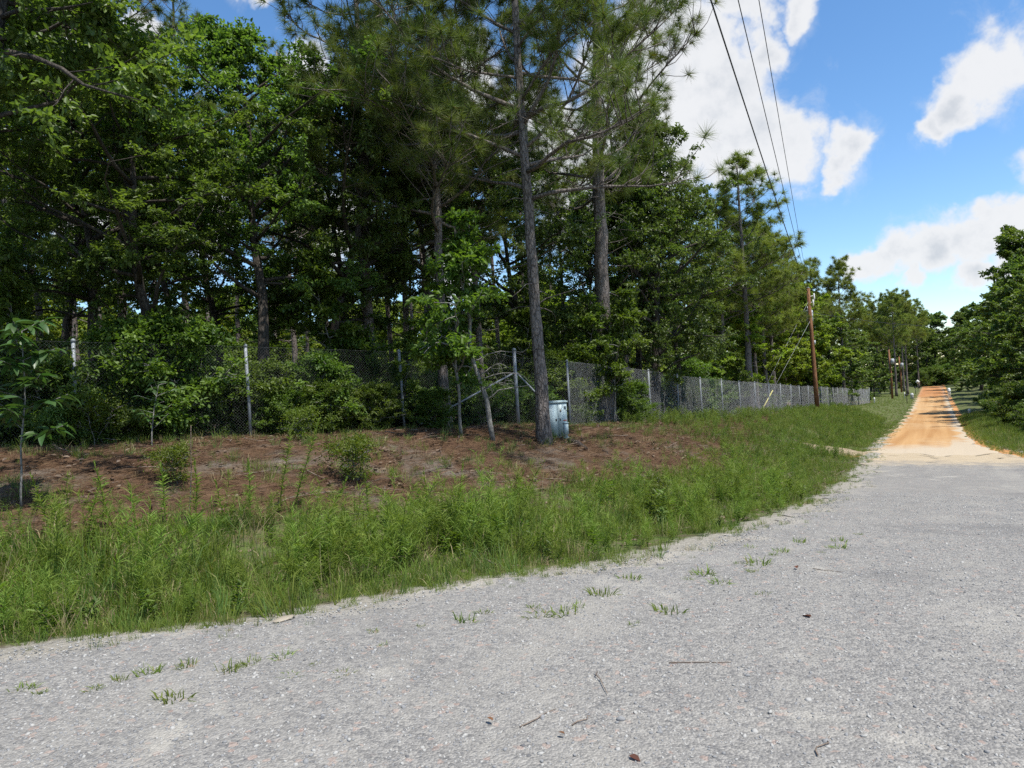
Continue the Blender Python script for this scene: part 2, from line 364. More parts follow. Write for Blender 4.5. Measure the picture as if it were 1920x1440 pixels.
def gravel_material():
    m, t = newmat('gravel_surface'); co = t.new('ShaderNodeTexCoord').outputs['Object']
    wv = t.vmath('ADD', co, t.vmath('MULTIPLY', t.noise(co, 25, 3).outputs['Color'], (.02, .02, .02)))
    def vor(s, f='F1'):
        n = t.new('ShaderNodeTexVoronoi', feature=f, in_Vector=wv); n.inputs['Scale'].default_value = s; return n
    v1, v2 = vor(30), vor(66); big = t.noise(co, .45, 5, .6).outputs['Fac']; mid = t.noise(co, 2.0, 6, .66, .6).outputs['Fac']; fn = t.noise(co, 60, 4, .7).outputs['Fac']
    trk = t.noise(t.vmath('MULTIPLY', t.new('ShaderNodeVectorRotate', in_Vector=co, rotation_type='Z_AXIS', in_Angle=-math.atan2(D[1], D[0])).outputs[0], (.07, 1.15, 1)), 1.0, 4, .6, .25).outputs['Fac']
    sx = t.new('ShaderNodeSeparateXYZ', in_0=v1.outputs['Color']).outputs; sy = t.new('ShaderNodeSeparateXYZ', in_0=v2.outputs['Color']).outputs
    st = t.mix(sx[0], (.135, .132, .128, 1), (.325, .310, .282, 1)); st2 = t.mix(sy[1], (.145, .141, .136, 1), (.310, .295, .266, 1))
    col = t.mix(t.ramp(fn, .42, .58), st, st2)
    col = t.mix(t.ramp(sy[0], .92, .95, 0, .45), col, (.12, .12, .125, 1))
    col = t.mix(t.ramp(sx[1], .95, .97, 0, .5), col, (.36, .25, .20, 1))
    dust = t.mix(t.ramp(fn, .3, .7), (.225, .212, .188, 1), (.345, .328, .292, 1))
    kk = t.math('ADD', t.math('MULTIPLY', mid, .75), t.math('ADD', t.math('MULTIPLY', big, .35), t.math('MULTIPLY', trk, .75)))
    col = t.mix(t.ramp(t.math('ADD', kk, t.math('MULTIPLY', t.math('SUBTRACT', fn, .5), .4)), .86, 1.12, 0, .8), col, dust)
    col = t.mix(t.ramp(t.noise(co, .9, 6, .68, .5).outputs['Fac'], .57, .70, 0, .75), col, (.37, .35, .305, 1))
    col = t.mix(t.ramp(t.noise(t.vmath('ADD', co, (7, 3, 0)), .55, 6, .7, .4).outputs['Fac'], .54, .70, 0, .45), col, (.125, .122, .12, 1))
    e = t.math('ADD', attr_in(t, 'sand'), t.math('MULTIPLY', t.math('SUBTRACT', mid, .5), 1.3))
    col = t.mix(t.ramp(e, .35, .8), col, t.mix(fn, (.30, .275, .23, 1), (.43, .40, .34, 1)))
    c = t.math('ADD', attr_in(t, 'clay'), t.math('MULTIPLY', t.math('SUBTRACT', mid, .5), .9))
    col = t.mix(t.ramp(c, .35, .85), col, t.mix(mid, (.38, .29, .18, 1), (.47, .40, .29, 1)))
    p = t.new('ShaderNodeBsdfPrincipled', in_Roughness=.9); p.inputs['Specular IOR Level'].default_value = .2; t.set(p.inputs['Base Color'], col)
    hh = t.math('ADD', t.math('MULTIPLY', v1.outputs['Distance'], -16.0), t.math('ADD', t.math('MULTIPLY', v2.outputs['Distance'], -18.0), t.math('MULTIPLY', mid, 1.5)))
    bp = t.new('ShaderNodeBump', in_Height=hh, in_Strength=.38, in_Distance=.011); t.l.new(bp.outputs[0], p.inputs['Normal'])
    t.l.new(p.outputs[0], t.out.inputs[0]); return m
def dirt_material():
    m, t = newmat('orange_dirt'); co = t.new('ShaderNodeTexCoord').outputs['Object']
    rot = t.new('ShaderNodeVectorRotate', in_Vector=co, rotation_type='Z_AXIS', in_Angle=-math.atan2(D[1], D[0])).outputs[0]
    trk = t.noise(t.vmath('MULTIPLY', rot, (.035, 1.5, 1)), 1.0, 4, .5, .3).outputs['Fac']
    rip = t.noise(t.vmath('MULTIPLY', rot, (.11, .22, 1)), 1.0, 5, .62, .8).outputs['Fac']
    mid = t.noise(co, 1.7, 6, .65).outputs['Fac']; fn = t.noise(co, 22, 4, .7).outputs['Fac']
    col = t.mix(t.ramp(trk, .3, .7), (.33, .178, .072, 1), (.43, .262, .120, 1))
    col = t.mix(t.ramp(rip, .42, .75, 0, .55), col, (.46, .34, .20, 1))
    col = t.mix(t.ramp(mid, .55, .75, 0, .5), col, (.40, .175, .055, 1))
    k = t.math('ADD', attr_in(t, 'sand'), t.math('MULTIPLY', t.math('SUBTRACT', rip, .5), 1.1))
    col = t.mix(t.ramp(k, .3, .85, 0, .9), col, t.mix(fn, (.37, .31, .225, 1), (.46, .40, .31, 1)))
    col = t.mix(t.math('MULTIPLY', attr_in(t, 'clay'), .85), col, t.mix(mid, (.30, .105, .04, 1), (.42, .19, .08, 1)))
    p = t.new('ShaderNodeBsdfPrincipled', in_Roughness=.95); p.inputs['Specular IOR Level'].default_value = .1; t.set(p.inputs['Base Color'], col)
    bp = t.new('ShaderNodeBump', in_Height=t.math('ADD', mid, t.math('MULTIPLY', trk, .8)), in_Strength=.7, in_Distance=.06); t.l.new(bp.outputs[0], p.inputs['Normal'])
    t.l.new(p.outputs[0], t.out.inputs[0]); return m
def fattr(o, name, v):
    a = o.data.attributes.new(name, 'FLOAT', 'POINT'); a.data.foreach_set('value', np.asarray(v, np.float32).ravel())
def grid_obj(name, X, Y, Z, mat):
    a, b = X.shape; i = np.arange(a - 1)[:, None] * b; j = np.arange(b - 1)[None]
    Q = np.stack([i + j, i + b + j, i + b + j + 1, i + j + 1], -1).reshape(-1, 4)
    A = Acc(); A.add(np.stack([X, Y, Z], -1).reshape(-1, 3), Q)
    o = A.obj(name, mat, None, True); return o
def straw_zone(s, n):
    e = e_left(s); t = (e - n) / np.maximum(e - f_n(s), .5)
    lim = np.interp(s, [0, 6, 12, 20, 34, 48], [.50, .45, .42, .45, .72, 1.02])
    return np.where(s < 110, sst(t, lim - .16, lim + .12), 0)
ss = np.concatenate([[-1500, -600, -200, -80, -40, -22], np.arange(-14, 30, .16), np.arange(30, 75, .5), np.arange(75, 160, 1.6), np.arange(160, 300, 7), [340, 420, 600, 1000, 2500]])
nn = np.concatenate([[-2500, -900, -300, -140, -80, -55, -40], np.arange(-30, -14.4, .6), np.arange(-14.4, 5, .16), np.arange(5, 16, .5), [18, 22, 28, 40, 60, 100, 200, 500, 2000]])
S, Nn = np.meshgrid(ss, nn, indexing='ij'); X, Y = xy(S, Nn); Z = ground(X, Y)
inside = np.minimum(Nn - e_left(S), e_right(S) - Nn)
Z = Z - .06 * sst(inside, .1, .5)
g = grid_obj('ground', X, Y, Z, ground_material()); tag(g, 'pine straw bank and grassy verge beside the road', 'ground', kind='structure')
fattr(g, 'straw', straw_zone(S, Nn)); fattr(g, 'sand', np.where(S < 45, 1 - np.abs(inside + .05) / .95, 0).clip(0, 1) * 1.15)
fattr(g, 'clay', np.where(S > 24, 1 - np.abs(inside + .1) / .6, 0).clip(0, 1) * (Nn > 0) + .9 * np.exp(-((S - 33) ** 2 / 6 + (Nn + 3.1) ** 2 / .4)))
def jag(s, k): return .05 * np.sin(s * 41 + k) + .06 * np.sin(s * 29.3 + 5 * k) + .16 * np.sin(s * 3.1 + k) + .11 * np.sin(s * 7.3 + 2 * k) + .07 * np.sin(s * 17.1 + k * 3) + .2 * np.sin(s * 1.03 + k)
SPLIT = 34.0
def road_strip(name, s0, s1, ds, cols, lift, mat, ragged=0):
    s = np.arange(s0, s1 + ds / 2, ds); u = np.linspace(0, 1, cols); wd = np.clip(s / 6, .45, 1) if s0 < 10 else np.ones_like(s)
    l = e_left(s) + jag(s, .3) * wd * .9; r = e_right(s) + jag(s, 2.2) * .8
    Nn = l[:, None] * (1 - u) + r[:, None] * u; S = np.repeat(s[:, None], cols, 1)
    if ragged: S = S + ((s - s0) / (s1 - s0))[:, None] ** 12 * (.9 * np.sin(u * 9) + .5 * np.sin(u * 23 + 1))[None]
    X, Y = xy(S, Nn); ed = np.minimum(Nn - l[:, None], r[:, None] - Nn); lf = lift * (1 - .45 * sst(S, s1 - 8, s1 - 2)) if ragged else lift; fl = (1 - sst(S, 22, 30)) if ragged else 0
    Z = z_road(S) + lf + .012 * fl * wob(X * 1.7, Y * 1.3) * sst(ed, .1, .6) - .03 * (1 - sst(ed, 0, .25))
    if ragged: Z = Z - .034 * sst((s - s0) / (s1 - s0), .955, 1)[:, None]
    o = grid_obj(name, X, Y, Z, mat); return o, S, Nn, ed
o, S, Nn, ed = road_strip('gravel_road', -14, SPLIT, .15, 90, .022, gravel_material(), 1)
tag(o, 'pale grey crushed gravel road surface', 'road', kind='structure')
fattr(o, 'sand', (1 - sst(ed, .0, .9)) * .55 * (Nn < 0)); fattr(o, 'clay', sst(S, SPLIT - 12, SPLIT) * 1.1)
o, S, Nn, ed = road_strip('dirt_road', SPLIT - 3, 184, .6, 30, .006, dirt_material())
tag(o, 'orange clay dirt road running between the trees', 'road', kind='structure')
fattr(o, 'sand', np.maximum((1 - sst(ed, .1, .8)) * .75, (1 - sst(S, SPLIT - 1, SPLIT + 11)) * .85) + .35 * (Nn > .6) * sst(ed, 0, .4))
fattr(o, 'clay', sst(S, 112, 135) * .7)

# ------------------------------------------------------------------ scattered cover (stuff)
def scatter(name, pts, rot, scl, vid, variants, kind='stuff', label=None, cat=None):
    me = bpy.data.meshes.new(name); me.vertices.add(len(pts)); me.vertices.foreach_set('co', np.asarray(pts, np.float32).ravel())
    for nm, typ, v, key in (('rot', 'FLOAT_VECTOR', rot, 'vector'), ('scl', 'FLOAT', scl, 'value'), ('vid', 'INT', vid, 'value')):
        a = me.attributes.new(nm, typ, 'POINT'); a.data.foreach_set(key, np.asarray(v, np.int32 if typ == 'INT' else np.float32).ravel())
    o = bpy.data.objects.new(name, me); C.objects.link(o)
    col = bpy.data.collections.new(name + '_kinds')
    for i, v in enumerate(variants):
        ob = bpy.data.objects.new('%s_kind_%02d' % (name, i), v); col.objects.link(ob)
    ng = bpy.data.node_groups.new(name, 'GeometryNodeTree')
    ng.interface.new_socket('Geometry', in_out='INPUT', socket_type='NodeSocketGeometry'); ng.interface.new_socket('Geometry', in_out='OUTPUT', socket_type='NodeSocketGeometry')
    t = NT(ng); gi = t.new('NodeGroupInput'); go = t.new('NodeGroupOutput')
    ci = t.new('GeometryNodeCollectionInfo', transform_space='ORIGINAL'); ci.inputs[0].default_value = col; ci.inputs[1].default_value = True; ci.inputs[2].default_value = True
    ip = t.new('GeometryNodeInstanceOnPoints'); t.l.new(gi.outputs[0], ip.inputs['Points']); t.l.new(ci.outputs[0], ip.inputs['Instance']); ip.inputs['Pick Instance'].default_value = True
    for nm, typ, sock in (('vid', 'INT', 'Instance Index'), ('rot', 'FLOAT_VECTOR', 'Rotation'), ('scl', 'FLOAT', 'Scale')):
        na = t.new('GeometryNodeInputNamedAttribute', data_type=typ); na.inputs[0].default_value = nm; t.l.new(na.outputs[0], ip.inputs[sock])
    t.l.new(ip.outputs[0], go.inputs[0])
    md = o.modifiers.new('scatter', 'NODES'); md.node_group = ng
    return tag(o, label, cat, kind=kind)
def grass_tuft(seed, n, h, w, spread, droop, mat, lean=.5):
    g = np.random.default_rng(seed); A = Acc(); a = g.uniform(0, 2 * math.pi, n); r = spread * np.sqrt(g.random(n))
    P = np.stack([r * np.cos(a), r * np.sin(a), np.full(n, -.01)], 1); b = a + g.normal(0, .8, n); tl = np.abs(g.normal(0, lean, n))
    Dr = unit(np.stack([np.cos(b) * tl, np.sin(b) * tl, np.ones(n)], 1))
    blades(A, P, Dr, h * g.uniform(.45, 1.1, n), w * g.uniform(.7, 1.3, n), np.clip(g.normal(.5, .24, n), 0, 1), g, droop)
    return A.mesh('grass_tuft', mat)
def fennel_plant(seed, h, stems, mat):
    """feathery weed: upright stems ringed with thread-like leaves"""
    g = np.random.default_rng(seed); A = Acc()
    for _ in range(stems):
        hh = h * g.uniform(.55, 1.05); a = g.uniform(0, 6.28); ln = g.uniform(.05, .45)
        q = np.linspace(0, 1, 6); base = g.normal(0, .05, 2); bend = g.normal(0, .05, 2)
        P = np.stack([base[0] + np.cos(a) * ln * hh * q ** 1.6 + bend[0] * np.sin(q * 5), base[1] + np.sin(a) * ln * hh * q ** 1.6 + bend[1] * np.sin(q * 4), hh * q * (1 - .12 * ln * q)], 1)
        A.tube(P, np.linspace(.0045, .0015, 6), 3, False, .3)
        m = int(95 * hh); tt = g.uniform(.12, 1, m); B = np.stack([np.interp(tt, q, P[:, k]) for k in range(3)], 1)
        az = g.uniform(0, 6.28, m); up = g.uniform(.35, 1.3, m)
        Dr = unit(np.stack([np.cos(az), np.sin(az), up], 1)); L = (.05 + .11 * np.sin(np.clip(tt, 0, 1) * 2.7)) * g.uniform(.6, 1.2, m)
        blades(A, B, Dr, L, .0055, np.clip(g.normal(.55, .2, m) + .15 * (tt - .5), 0, .92), g, .12)
    return A.mesh('weed', mat)
def broad_weed(seed):
    g = np.random.default_rng(seed); A = Acc(); n = 46; h = g.uniform(.03, .38, n); a = g.uniform(0, 6.28, n); P = np.stack([g.normal(0, .03, n), g.normal(0, .03, n), h], 1)
    A.tube([(0, 0, -.02), (.01, 0, .2), (0, .01, .4)], .004, 3, False, .3); Dr = unit(np.stack([np.cos(a), np.sin(a), g.uniform(.1, .9, n)], 1)); leaves(A, P, Dr, unit(rdir(n, g) * .3 + [0, 0, 1.]), g.uniform(.06, .13, n), g.uniform(.02, .04, n), g.random(n), g); return A.mesh('weed', MT['shrub'])
def stick_mesh(seed):
    g = np.random.default_rng(seed); A = Acc(); P = np.cumsum(np.concatenate([[[-.3, 0, .015]], g.normal([.12, 0, .0], [.03, .035, .006], (5, 3))]), 0); A.tube(P, np.linspace(.010, .003, 6), 4); A.tube([P[3], P[3] + [.07, .08, .02]], [.005, .002], 3); return A.mesh('stick', MT['twig'])
def straw_bundle(seed, n=26):
    g = np.random.default_rng(seed); A = Acc(); a = g.uniform(0, 6.28, n); P = np.concatenate([g.uniform(-.14, .14, (n, 2)), g.uniform(.0, .02, (n, 1))], 1)
    Dr = unit(np.stack([np.cos(a), np.sin(a), g.normal(.02, .09, n)], 1)); blades(A, P, Dr, g.uniform(.12, .26, n), .0045, g.random(n), g); return A.mesh('straw', MT['straw'])
def dead_leaf_mesh(seed, n=5, mat='dead', sz=.085, sp=.12):
    g = np.random.default_rng(seed); A = Acc(); P = np.concatenate([g.uniform(-sp, sp, (n, 2)), g.uniform(.004, .02, (n, 1))], 1)
    Dr = unit(np.concatenate([g.normal(size=(n, 2)), g.normal(.1, .25, (n, 1))], 1)); U = unit(np.concatenate([g.normal(0, .35, (n, 2)), np.ones((n, 1))], 1))
    leaves(A, P, Dr, U, sz * g.uniform(.7, 1.3, n), sz * .6 * g.uniform(.7, 1.3, n), g.random(n), g); return A.mesh('dead_leaf', MT[mat])
ICO = None
def stone_mesh(seed, mat):
    import bmesh
    g = np.random.default_rng(seed); bm = bmesh.new(); bmesh.ops.create_icosphere(bm, subdivisions=1, radius=1)
    V = np.array([v.co[:] for v in bm.verts]); Tr = np.array([[v.index for v in f.verts] for f in bm.faces]); bm.free()
    V = V * g.uniform(.72, 1.2, (len(V), 1)) * np.array([1, g.uniform(.6, .9), g.uniform(.4, .65)]); A = Acc(); A.add(V, None, Tr); return A.mesh('stone', mat)
def rnd_sn(n, s0, s1, nf0, nf1, g, power=1.0):
    s = s0 + (s1 - s0) * g.random(n) ** power; a, b = nf0(s), nf1(s); return s, a + (b - a) * g.random(n)
def rz(n, g, tilt=.12): return np.stack([g.normal(0, tilt, n), g.normal(0, tilt, n), g.uniform(0, 6.28, n)], 1)
def pnoise(x, y): return .5 + .25 * np.sin(x * .9 + 1.7 * np.sin(y * .6)) + .25 * np.sin(y * 1.3 + 1.3 * np.sin(x * 1.1 + 2))

g = np.random.default_rng(11)
# loose stones on the gravel
s, n = rnd_sn(70000, .8, 17, e_left, lambda s: np.minimum(e_right(s), .62 * s + 1.0), g, 1.5)
x, y = xy(s, n); sc_ = np.exp(g.normal(math.log(.0072), .40, len(s))).clip(.003, .022)
scatter('gravel', np.stack([x, y, z_road(s) + .022 + .05 * sc_ + .012 * wob(x * 1.7, y * 1.3)], 1), g.uniform(0, 6.28, (len(s), 3)) * [.1, .1, 1], sc_, g.choice(9, len(s), p=[.14, .12, .12, .13, .13, .13, .10, .10, .03]),
        [stone_mesh(i, MT[k]) for i, k in enumerate(['stoneL'] * 3 + ['stoneM'] * 3 + ['stoneM'] * 2 + ['stoneD'])], label='loose crushed stones strewn over the grey road', cat='gravel')
# short and long grass on both verges
def keep(*a, m): return [q[m] for q in a]
P = []
s, n = rnd_sn(30000, -1, 62, lambda s: e_left(s) - np.interp(s, [0, 8, 16, 30, 45, 60], [4.0, 3.8, 3.6, 4.2, 5.4, 5.6]), lambda s: e_left(s) + .55 + .0 * s, g, 1.35)
t = (e_left(s) - n); x, y = xy(s, n); m = g.random(len(s)) < np.clip(1.15 - .85 * straw_zone(s, n), 0, 1) * np.clip(2.2 * pnoise(x * 1.6, y * 1.6) - .35, .12, 1) * np.interp(t, [-.55, -.2, .15, .5], [.06, .25, .55, 1])
s, n, t, x, y = keep(s, n, t, x, y, m=m); hh = np.interp(t, [-.5, 0, .3, .9, 2.2, 4], [.25, .35, .5, .75, .9, 1.0]) * np.exp(g.normal(-.1, .32, len(s))) * np.interp(s, [0, 8, 14, 30, 45], [1, .9, .65, .8, 1.15])
P.append((x, y, hh, g.choice(8, len(s), p=[.22, .2, .14, .12, .06, .10, .08, .08])))
s, n = rnd_sn(9000, 14, 75, lambda s: e_right(s) - .1, lambda s: e_right(s) + np.interp(s, [14, 40], [4.2, 3.2]), g, 1.1)
x, y = xy(s, n); P.append((x, y, np.interp(n - e_right(s), [0, .5, 2.5], [.45, .9, 1.35]) * g.uniform(.7, 1.3, len(s)), g.choice(8, len(s))))
s, n = rnd_sn(5000, 60, 135, lambda s: e_left(s) - 8, lambda s: e_left(s), g); x, y = xy(s, n); P.append((x, y, g.uniform(.4, .8, len(s)), g.choice(3, len(s))))
s, n = rnd_sn(5200, 0, 30, lambda s: f_n(s) - .3, lambda s: e_left(s) - 2.2, g); x, y = xy(s, n); m = g.random(len(s)) < np.clip(2.6 * pnoise(x * 1.9 + 1, y * 2.3) - .8, .08, 1); s, n, x, y = keep(s, n, x, y, m=m); P.append((x, y, g.uniform(.3, .85, len(s)), g.choice(8, len(s), p=[.15, .12, .1, .1, .05, .2, .14, .14])))
x, y, hh, vi = [np.concatenate(q) for q in zip(*P)]
scatter('grass', np.stack([x, y, ground(x, y)], 1), rz(len(x), g), hh, vi,
        [grass_tuft(1, 26, .22, .006, .07, .16, MT['grass']), grass_tuft(2, 30, .26, .006, .09, .2, MT['grass']), grass_tuft(3, 22, .34, .007, .08, .22, MT['grass']),
         grass_tuft(4, 26, .42, .007, .10, .26, MT['grass'], .4), grass_tuft(5, 20, .55, .006, .08, .25, MT['grass'], .35),
         grass_tuft(6, 22, .36, .005, .10, .3, MT['grass_dry'], .6), grass_tuft(7, 22, .30, .009, .09, .2, MT['grass_blue'], .6), grass_tuft(8, 24, .45, .006, .10, .25, MT['grass_blue'], .4)], label='green grass growing along both road verges', cat='grass')
# feathery weeds in the near verge
s, n = rnd_sn(2100, .2, 17, lambda s: e_left(s) - np.interp(s, [0, 6, 12, 17], [4.3, 4.2, 3.6, 2.8]), lambda s: e_left(s) - .45, g, 1.0)
x, y = xy(s, n); m = g.random(len(s)) < np.interp(s, [0, 7, 10, 17], [1, 1, .5, .12]) * np.clip(3.2 * pnoise(x * 2.1 + 4, y * 1.9) - 1.25, .05, 1) * np.interp(e_left(s) - n, [2.4, 3.3, 4.3], [1, .3, .08]); s, n, x, y = keep(s, n, x, y, m=m)
scatter('weeds', np.stack([x, y, ground(x, y)], 1), rz(len(x), g, .22), np.exp(g.normal(-.15, .3, len(x))).clip(.35, 1.35) * np.interp(e_left(s) - n, [.4, 1.3, 3], [.55, 1, .85]), g.choice(9, len(x), p=[.13, .13, .13, .13, .12, .11, .11, .07, .07]),
        [fennel_plant(20 + i, .85, 3 + i, MT['fennel']) for i in range(5)] + [broad_weed(50 + i) for i in range(2)] + [grass_tuft(55 + i, 7, .75, .005, .10, .15, MT['grass_dry'], .3) for i in range(2)], label='feathery yellow-green weeds crowding the ditch', cat='weeds')
s, n = rnd_sn(1500, 20, 70, lambda s: f_n(s) + .1, lambda s: e_left(s) - 1.2, g); x, y = xy(s, n)
s2, n2 = rnd_sn(500, 18, 60, lambda s: e_right(s) + 1.4, lambda s: e_right(s) + 4.5, g); x2, y2 = xy(s2, n2); x = np.concatenate([x, x2]); y = np.concatenate([y, y2])
scatter('tall_weeds', np.stack([x, y, ground(x, y)], 1), rz(len(x), g, .2), g.uniform(.5, 1.1, len(x)), g.choice(4, len(x)),
        [fennel_plant(40 + i, .55, 4, MT['shrub'] if i % 2 else MT['grass']) for i in range(4)], label='mixed weeds and tall grass on the far bank', cat='weeds')
# needles and dead leaves
s, n = rnd_sn(24000, -1, 42, lambda s: f_n(s) - 3.0, lambda s: e_left(s) - 1.0, g, 1.1); x, y = xy(s, n); m = g.random(len(s)) < straw_zone(s, n) + .08; s, n, x, y = keep(s, n, x, y, m=m)
scatter('pine_straw', np.stack([x, y, ground(x, y)], 1), rz(len(x), g, .1), g.uniform(.7, 1.3, len(x)), g.choice(4, len(x)), [straw_bundle(60 + i) for i in range(4)], label='rust brown fallen pine needles covering the bank', cat='pine straw')
s, n = rnd_sn(4200, 0, 30, lambda s: f_n(s) - 2.0, lambda s: e_left(s) - .6, g); x, y = xy(s, n); m = g.random(len(s)) < .2 + .8 * np.clip(pnoise(x * 2, y * 2) * 1.7 - .5, 0, 1); s, n, x, y = keep(s, n, x, y, m=m)
scatter('leaf_litter', np.stack([x, y, ground(x, y)], 1), rz(len(x), g, .15), g.uniform(.7, 1.3, len(x)), g.choice(6, len(x), p=[.2, .2, .2, .2, .1, .1]), [dead_leaf_mesh(70 + i) for i in range(4)] + [stick_mesh(80 + i) for i in range(2)], label='dry curled brown leaves lying on the bank', cat='leaf litter')

# ------------------------------------------------------------------ trees
def wander(g, p0, d0, L, m, jit, up=0.0, droop=0.0):
    """a crooked path of m points"""
    P = [np.array(p0, float)]; d = unit(np.array(d0, float))
    for i in range(m - 1):
        d = unit(d + g.normal(0, jit, 3) + np.array([0, 0, up - droop * (i / m)])); P.append(P[-1] + d * L / (m - 1))
    return np.array(P)
def path_at(P, t):
    q = np.linspace(0, 1, len(P)); return np.stack([np.interp(t, q, P[:, k]) for k in range(3)], -1)
def trunk_mesh(acc, P, r0, r1, k, g, flare=.35, rough=.10):
    m = len(P); q = np.linspace(0, 1, m); rad = r0 + (r1 - r0) * q ** .85 + r0 * flare * np.exp(-q * 28)
    ph = g.uniform(0, 6.28, 8)
    def bump(i, th):
        return 1 + rough * (.5 * np.sin(3 * th + ph[0] + i * .35) + .5 * np.sin(5 * th + ph[1] - i * .9) + .7 * np.sin(7 * th + ph[2] + i * 2.1) * np.sin(i * 1.3 + ph[3]))
    acc.tube(P, rad, k, True, None, bump)
def make_pine(seed, Ht, r0, base, nb, spread, needles=46, nl=.32, nw=.0065, stubs=10, lean=(0, 0), mat='needle', bmat='pine_bark', k=16, tufts=9, crook=.012, limbs=False):
    g = np.random.default_rng(seed); m = 46 if k > 10 else 20; q = np.linspace(0, 1, m)
    cr = np.cumsum(g.normal(0, crook, (m, 2)), 0); cr -= cr[0]
    TP = np.stack([cr[:, 0] + lean[0] * Ht * q, cr[:, 1] + lean[1] * Ht * q, Ht * q - .12], 1)
    tr = Acc(); trunk_mesh(tr, TP, r0, r0 * .18, k, g)
    br = Acc(); tp = []; td = []; LB = []
    for i in range(stubs):
        if limbs: br = Acc(); LB.append(('dead_branch', br))
        t = g.uniform(.18, base + .12); a = g.uniform(0, 6.28)
        br.tube(wander(g, path_at(TP, t), (math.cos(a), math.sin(a), g.uniform(-.25, .3)), g.uniform(.3, 1.3), 5, .22), np.linspace(.016, .005, 5), 4)
    for i in range(nb):
        if limbs: br = Acc(); LB.append(('branch', br))
        t = base + (1 - base) * ((i + g.random()) / nb) ** .95 * .985; f = (t - base) / (1 - base)
        a = i * 2.4 + g.normal(0, .5); L = spread * (1.05 - .78 * f ** 1.4) * g.uniform(.65, 1.2); el = g.uniform(-.12, .35) + .75 * f
        P = wander(g, path_at(TP, t), (math.cos(a), math.sin(a), el), L, 8, .13, .06)
        rb = (.010 + .0115 * L) * (1 - .3 * f); br.tube(P, np.linspace(rb, .006, 8), 6 if k > 10 else 4)
        subs = max(3, int(tufts * L / spread))
        for j in range(subs):
            u = g.uniform(.3, 1.0); b = path_at(P, u); dd = unit(P[-1] - P[0]); sd_ = unit(np.cross(dd, [0, 0, 1.])) * g.choice([-1, 1])
            Q = wander(g, b, dd * g.uniform(.3, 1) + sd_ * g.uniform(.4, 1.1) + np.array([0, 0, g.uniform(.0, .6)]), g.uniform(.25, .5) * L * .7 + .15, 5, .2, .14)
            br.tube(Q, np.linspace(.012, .007, 5), 4 if k > 10 else 3)
            tp.append(Q[-1]); td.append(unit(Q[-1] - Q[-2])); 
            if g.random() < .55:
                Q2 = wander(g, Q[2], unit(Q[3] - Q[1]) + rdir(1, g)[0] * .9 + [0, 0, .35], .22, 3, .1); br.tube(Q2, .007, 3); tp.append(Q2[-1]); td.append(unit(Q2[-1] - Q2[0]))
        tp.append(P[-1]); td.append(unit(P[-1] - P[-2]))
    tp = np.array(tp); td = np.array(td); nt = len(tp); cw = Acc()
    B = np.repeat(tp, needles, 0); Dt = np.repeat(td, needles, 0); nn_ = len(B)
    off = g.uniform(-.09, .03, nn_)[:, None]; rd = rdir(nn_, g); rd = unit(rd - Dt * (rd * Dt).sum(1, keepdims=True))
    ang = (1.75 * g.random(nn_) ** .62)[:, None]
    Dn = unit(Dt * np.cos(ang) + rd * np.sin(ang) + np.array([0, 0, -.10]))
    tint = np.repeat(np.clip(g.normal(.5, .2, nt), 0, .9), needles) + g.normal(0, .12, nn_); tint = np.clip(tint, 0, .92); tint[g.random(nn_) < .02] = 1
    blades(cw, B + Dt * off, Dn, nl * g.uniform(.7, 1.1, nn_), nw, tint, g)
    o = thing('pine_tree', 'pine', 'pine tree')
    tr.obj('trunk', MT[bmat], o, True); tag(cw.obj('crown', MT[mat], o), kind='stuff')
    if limbs:
        for nm, b_ in LB: b_.obj(nm, MT[bmat], o, True)
    else: tag(br.obj('branches', MT[bmat], o, True), kind='stuff')
    return o
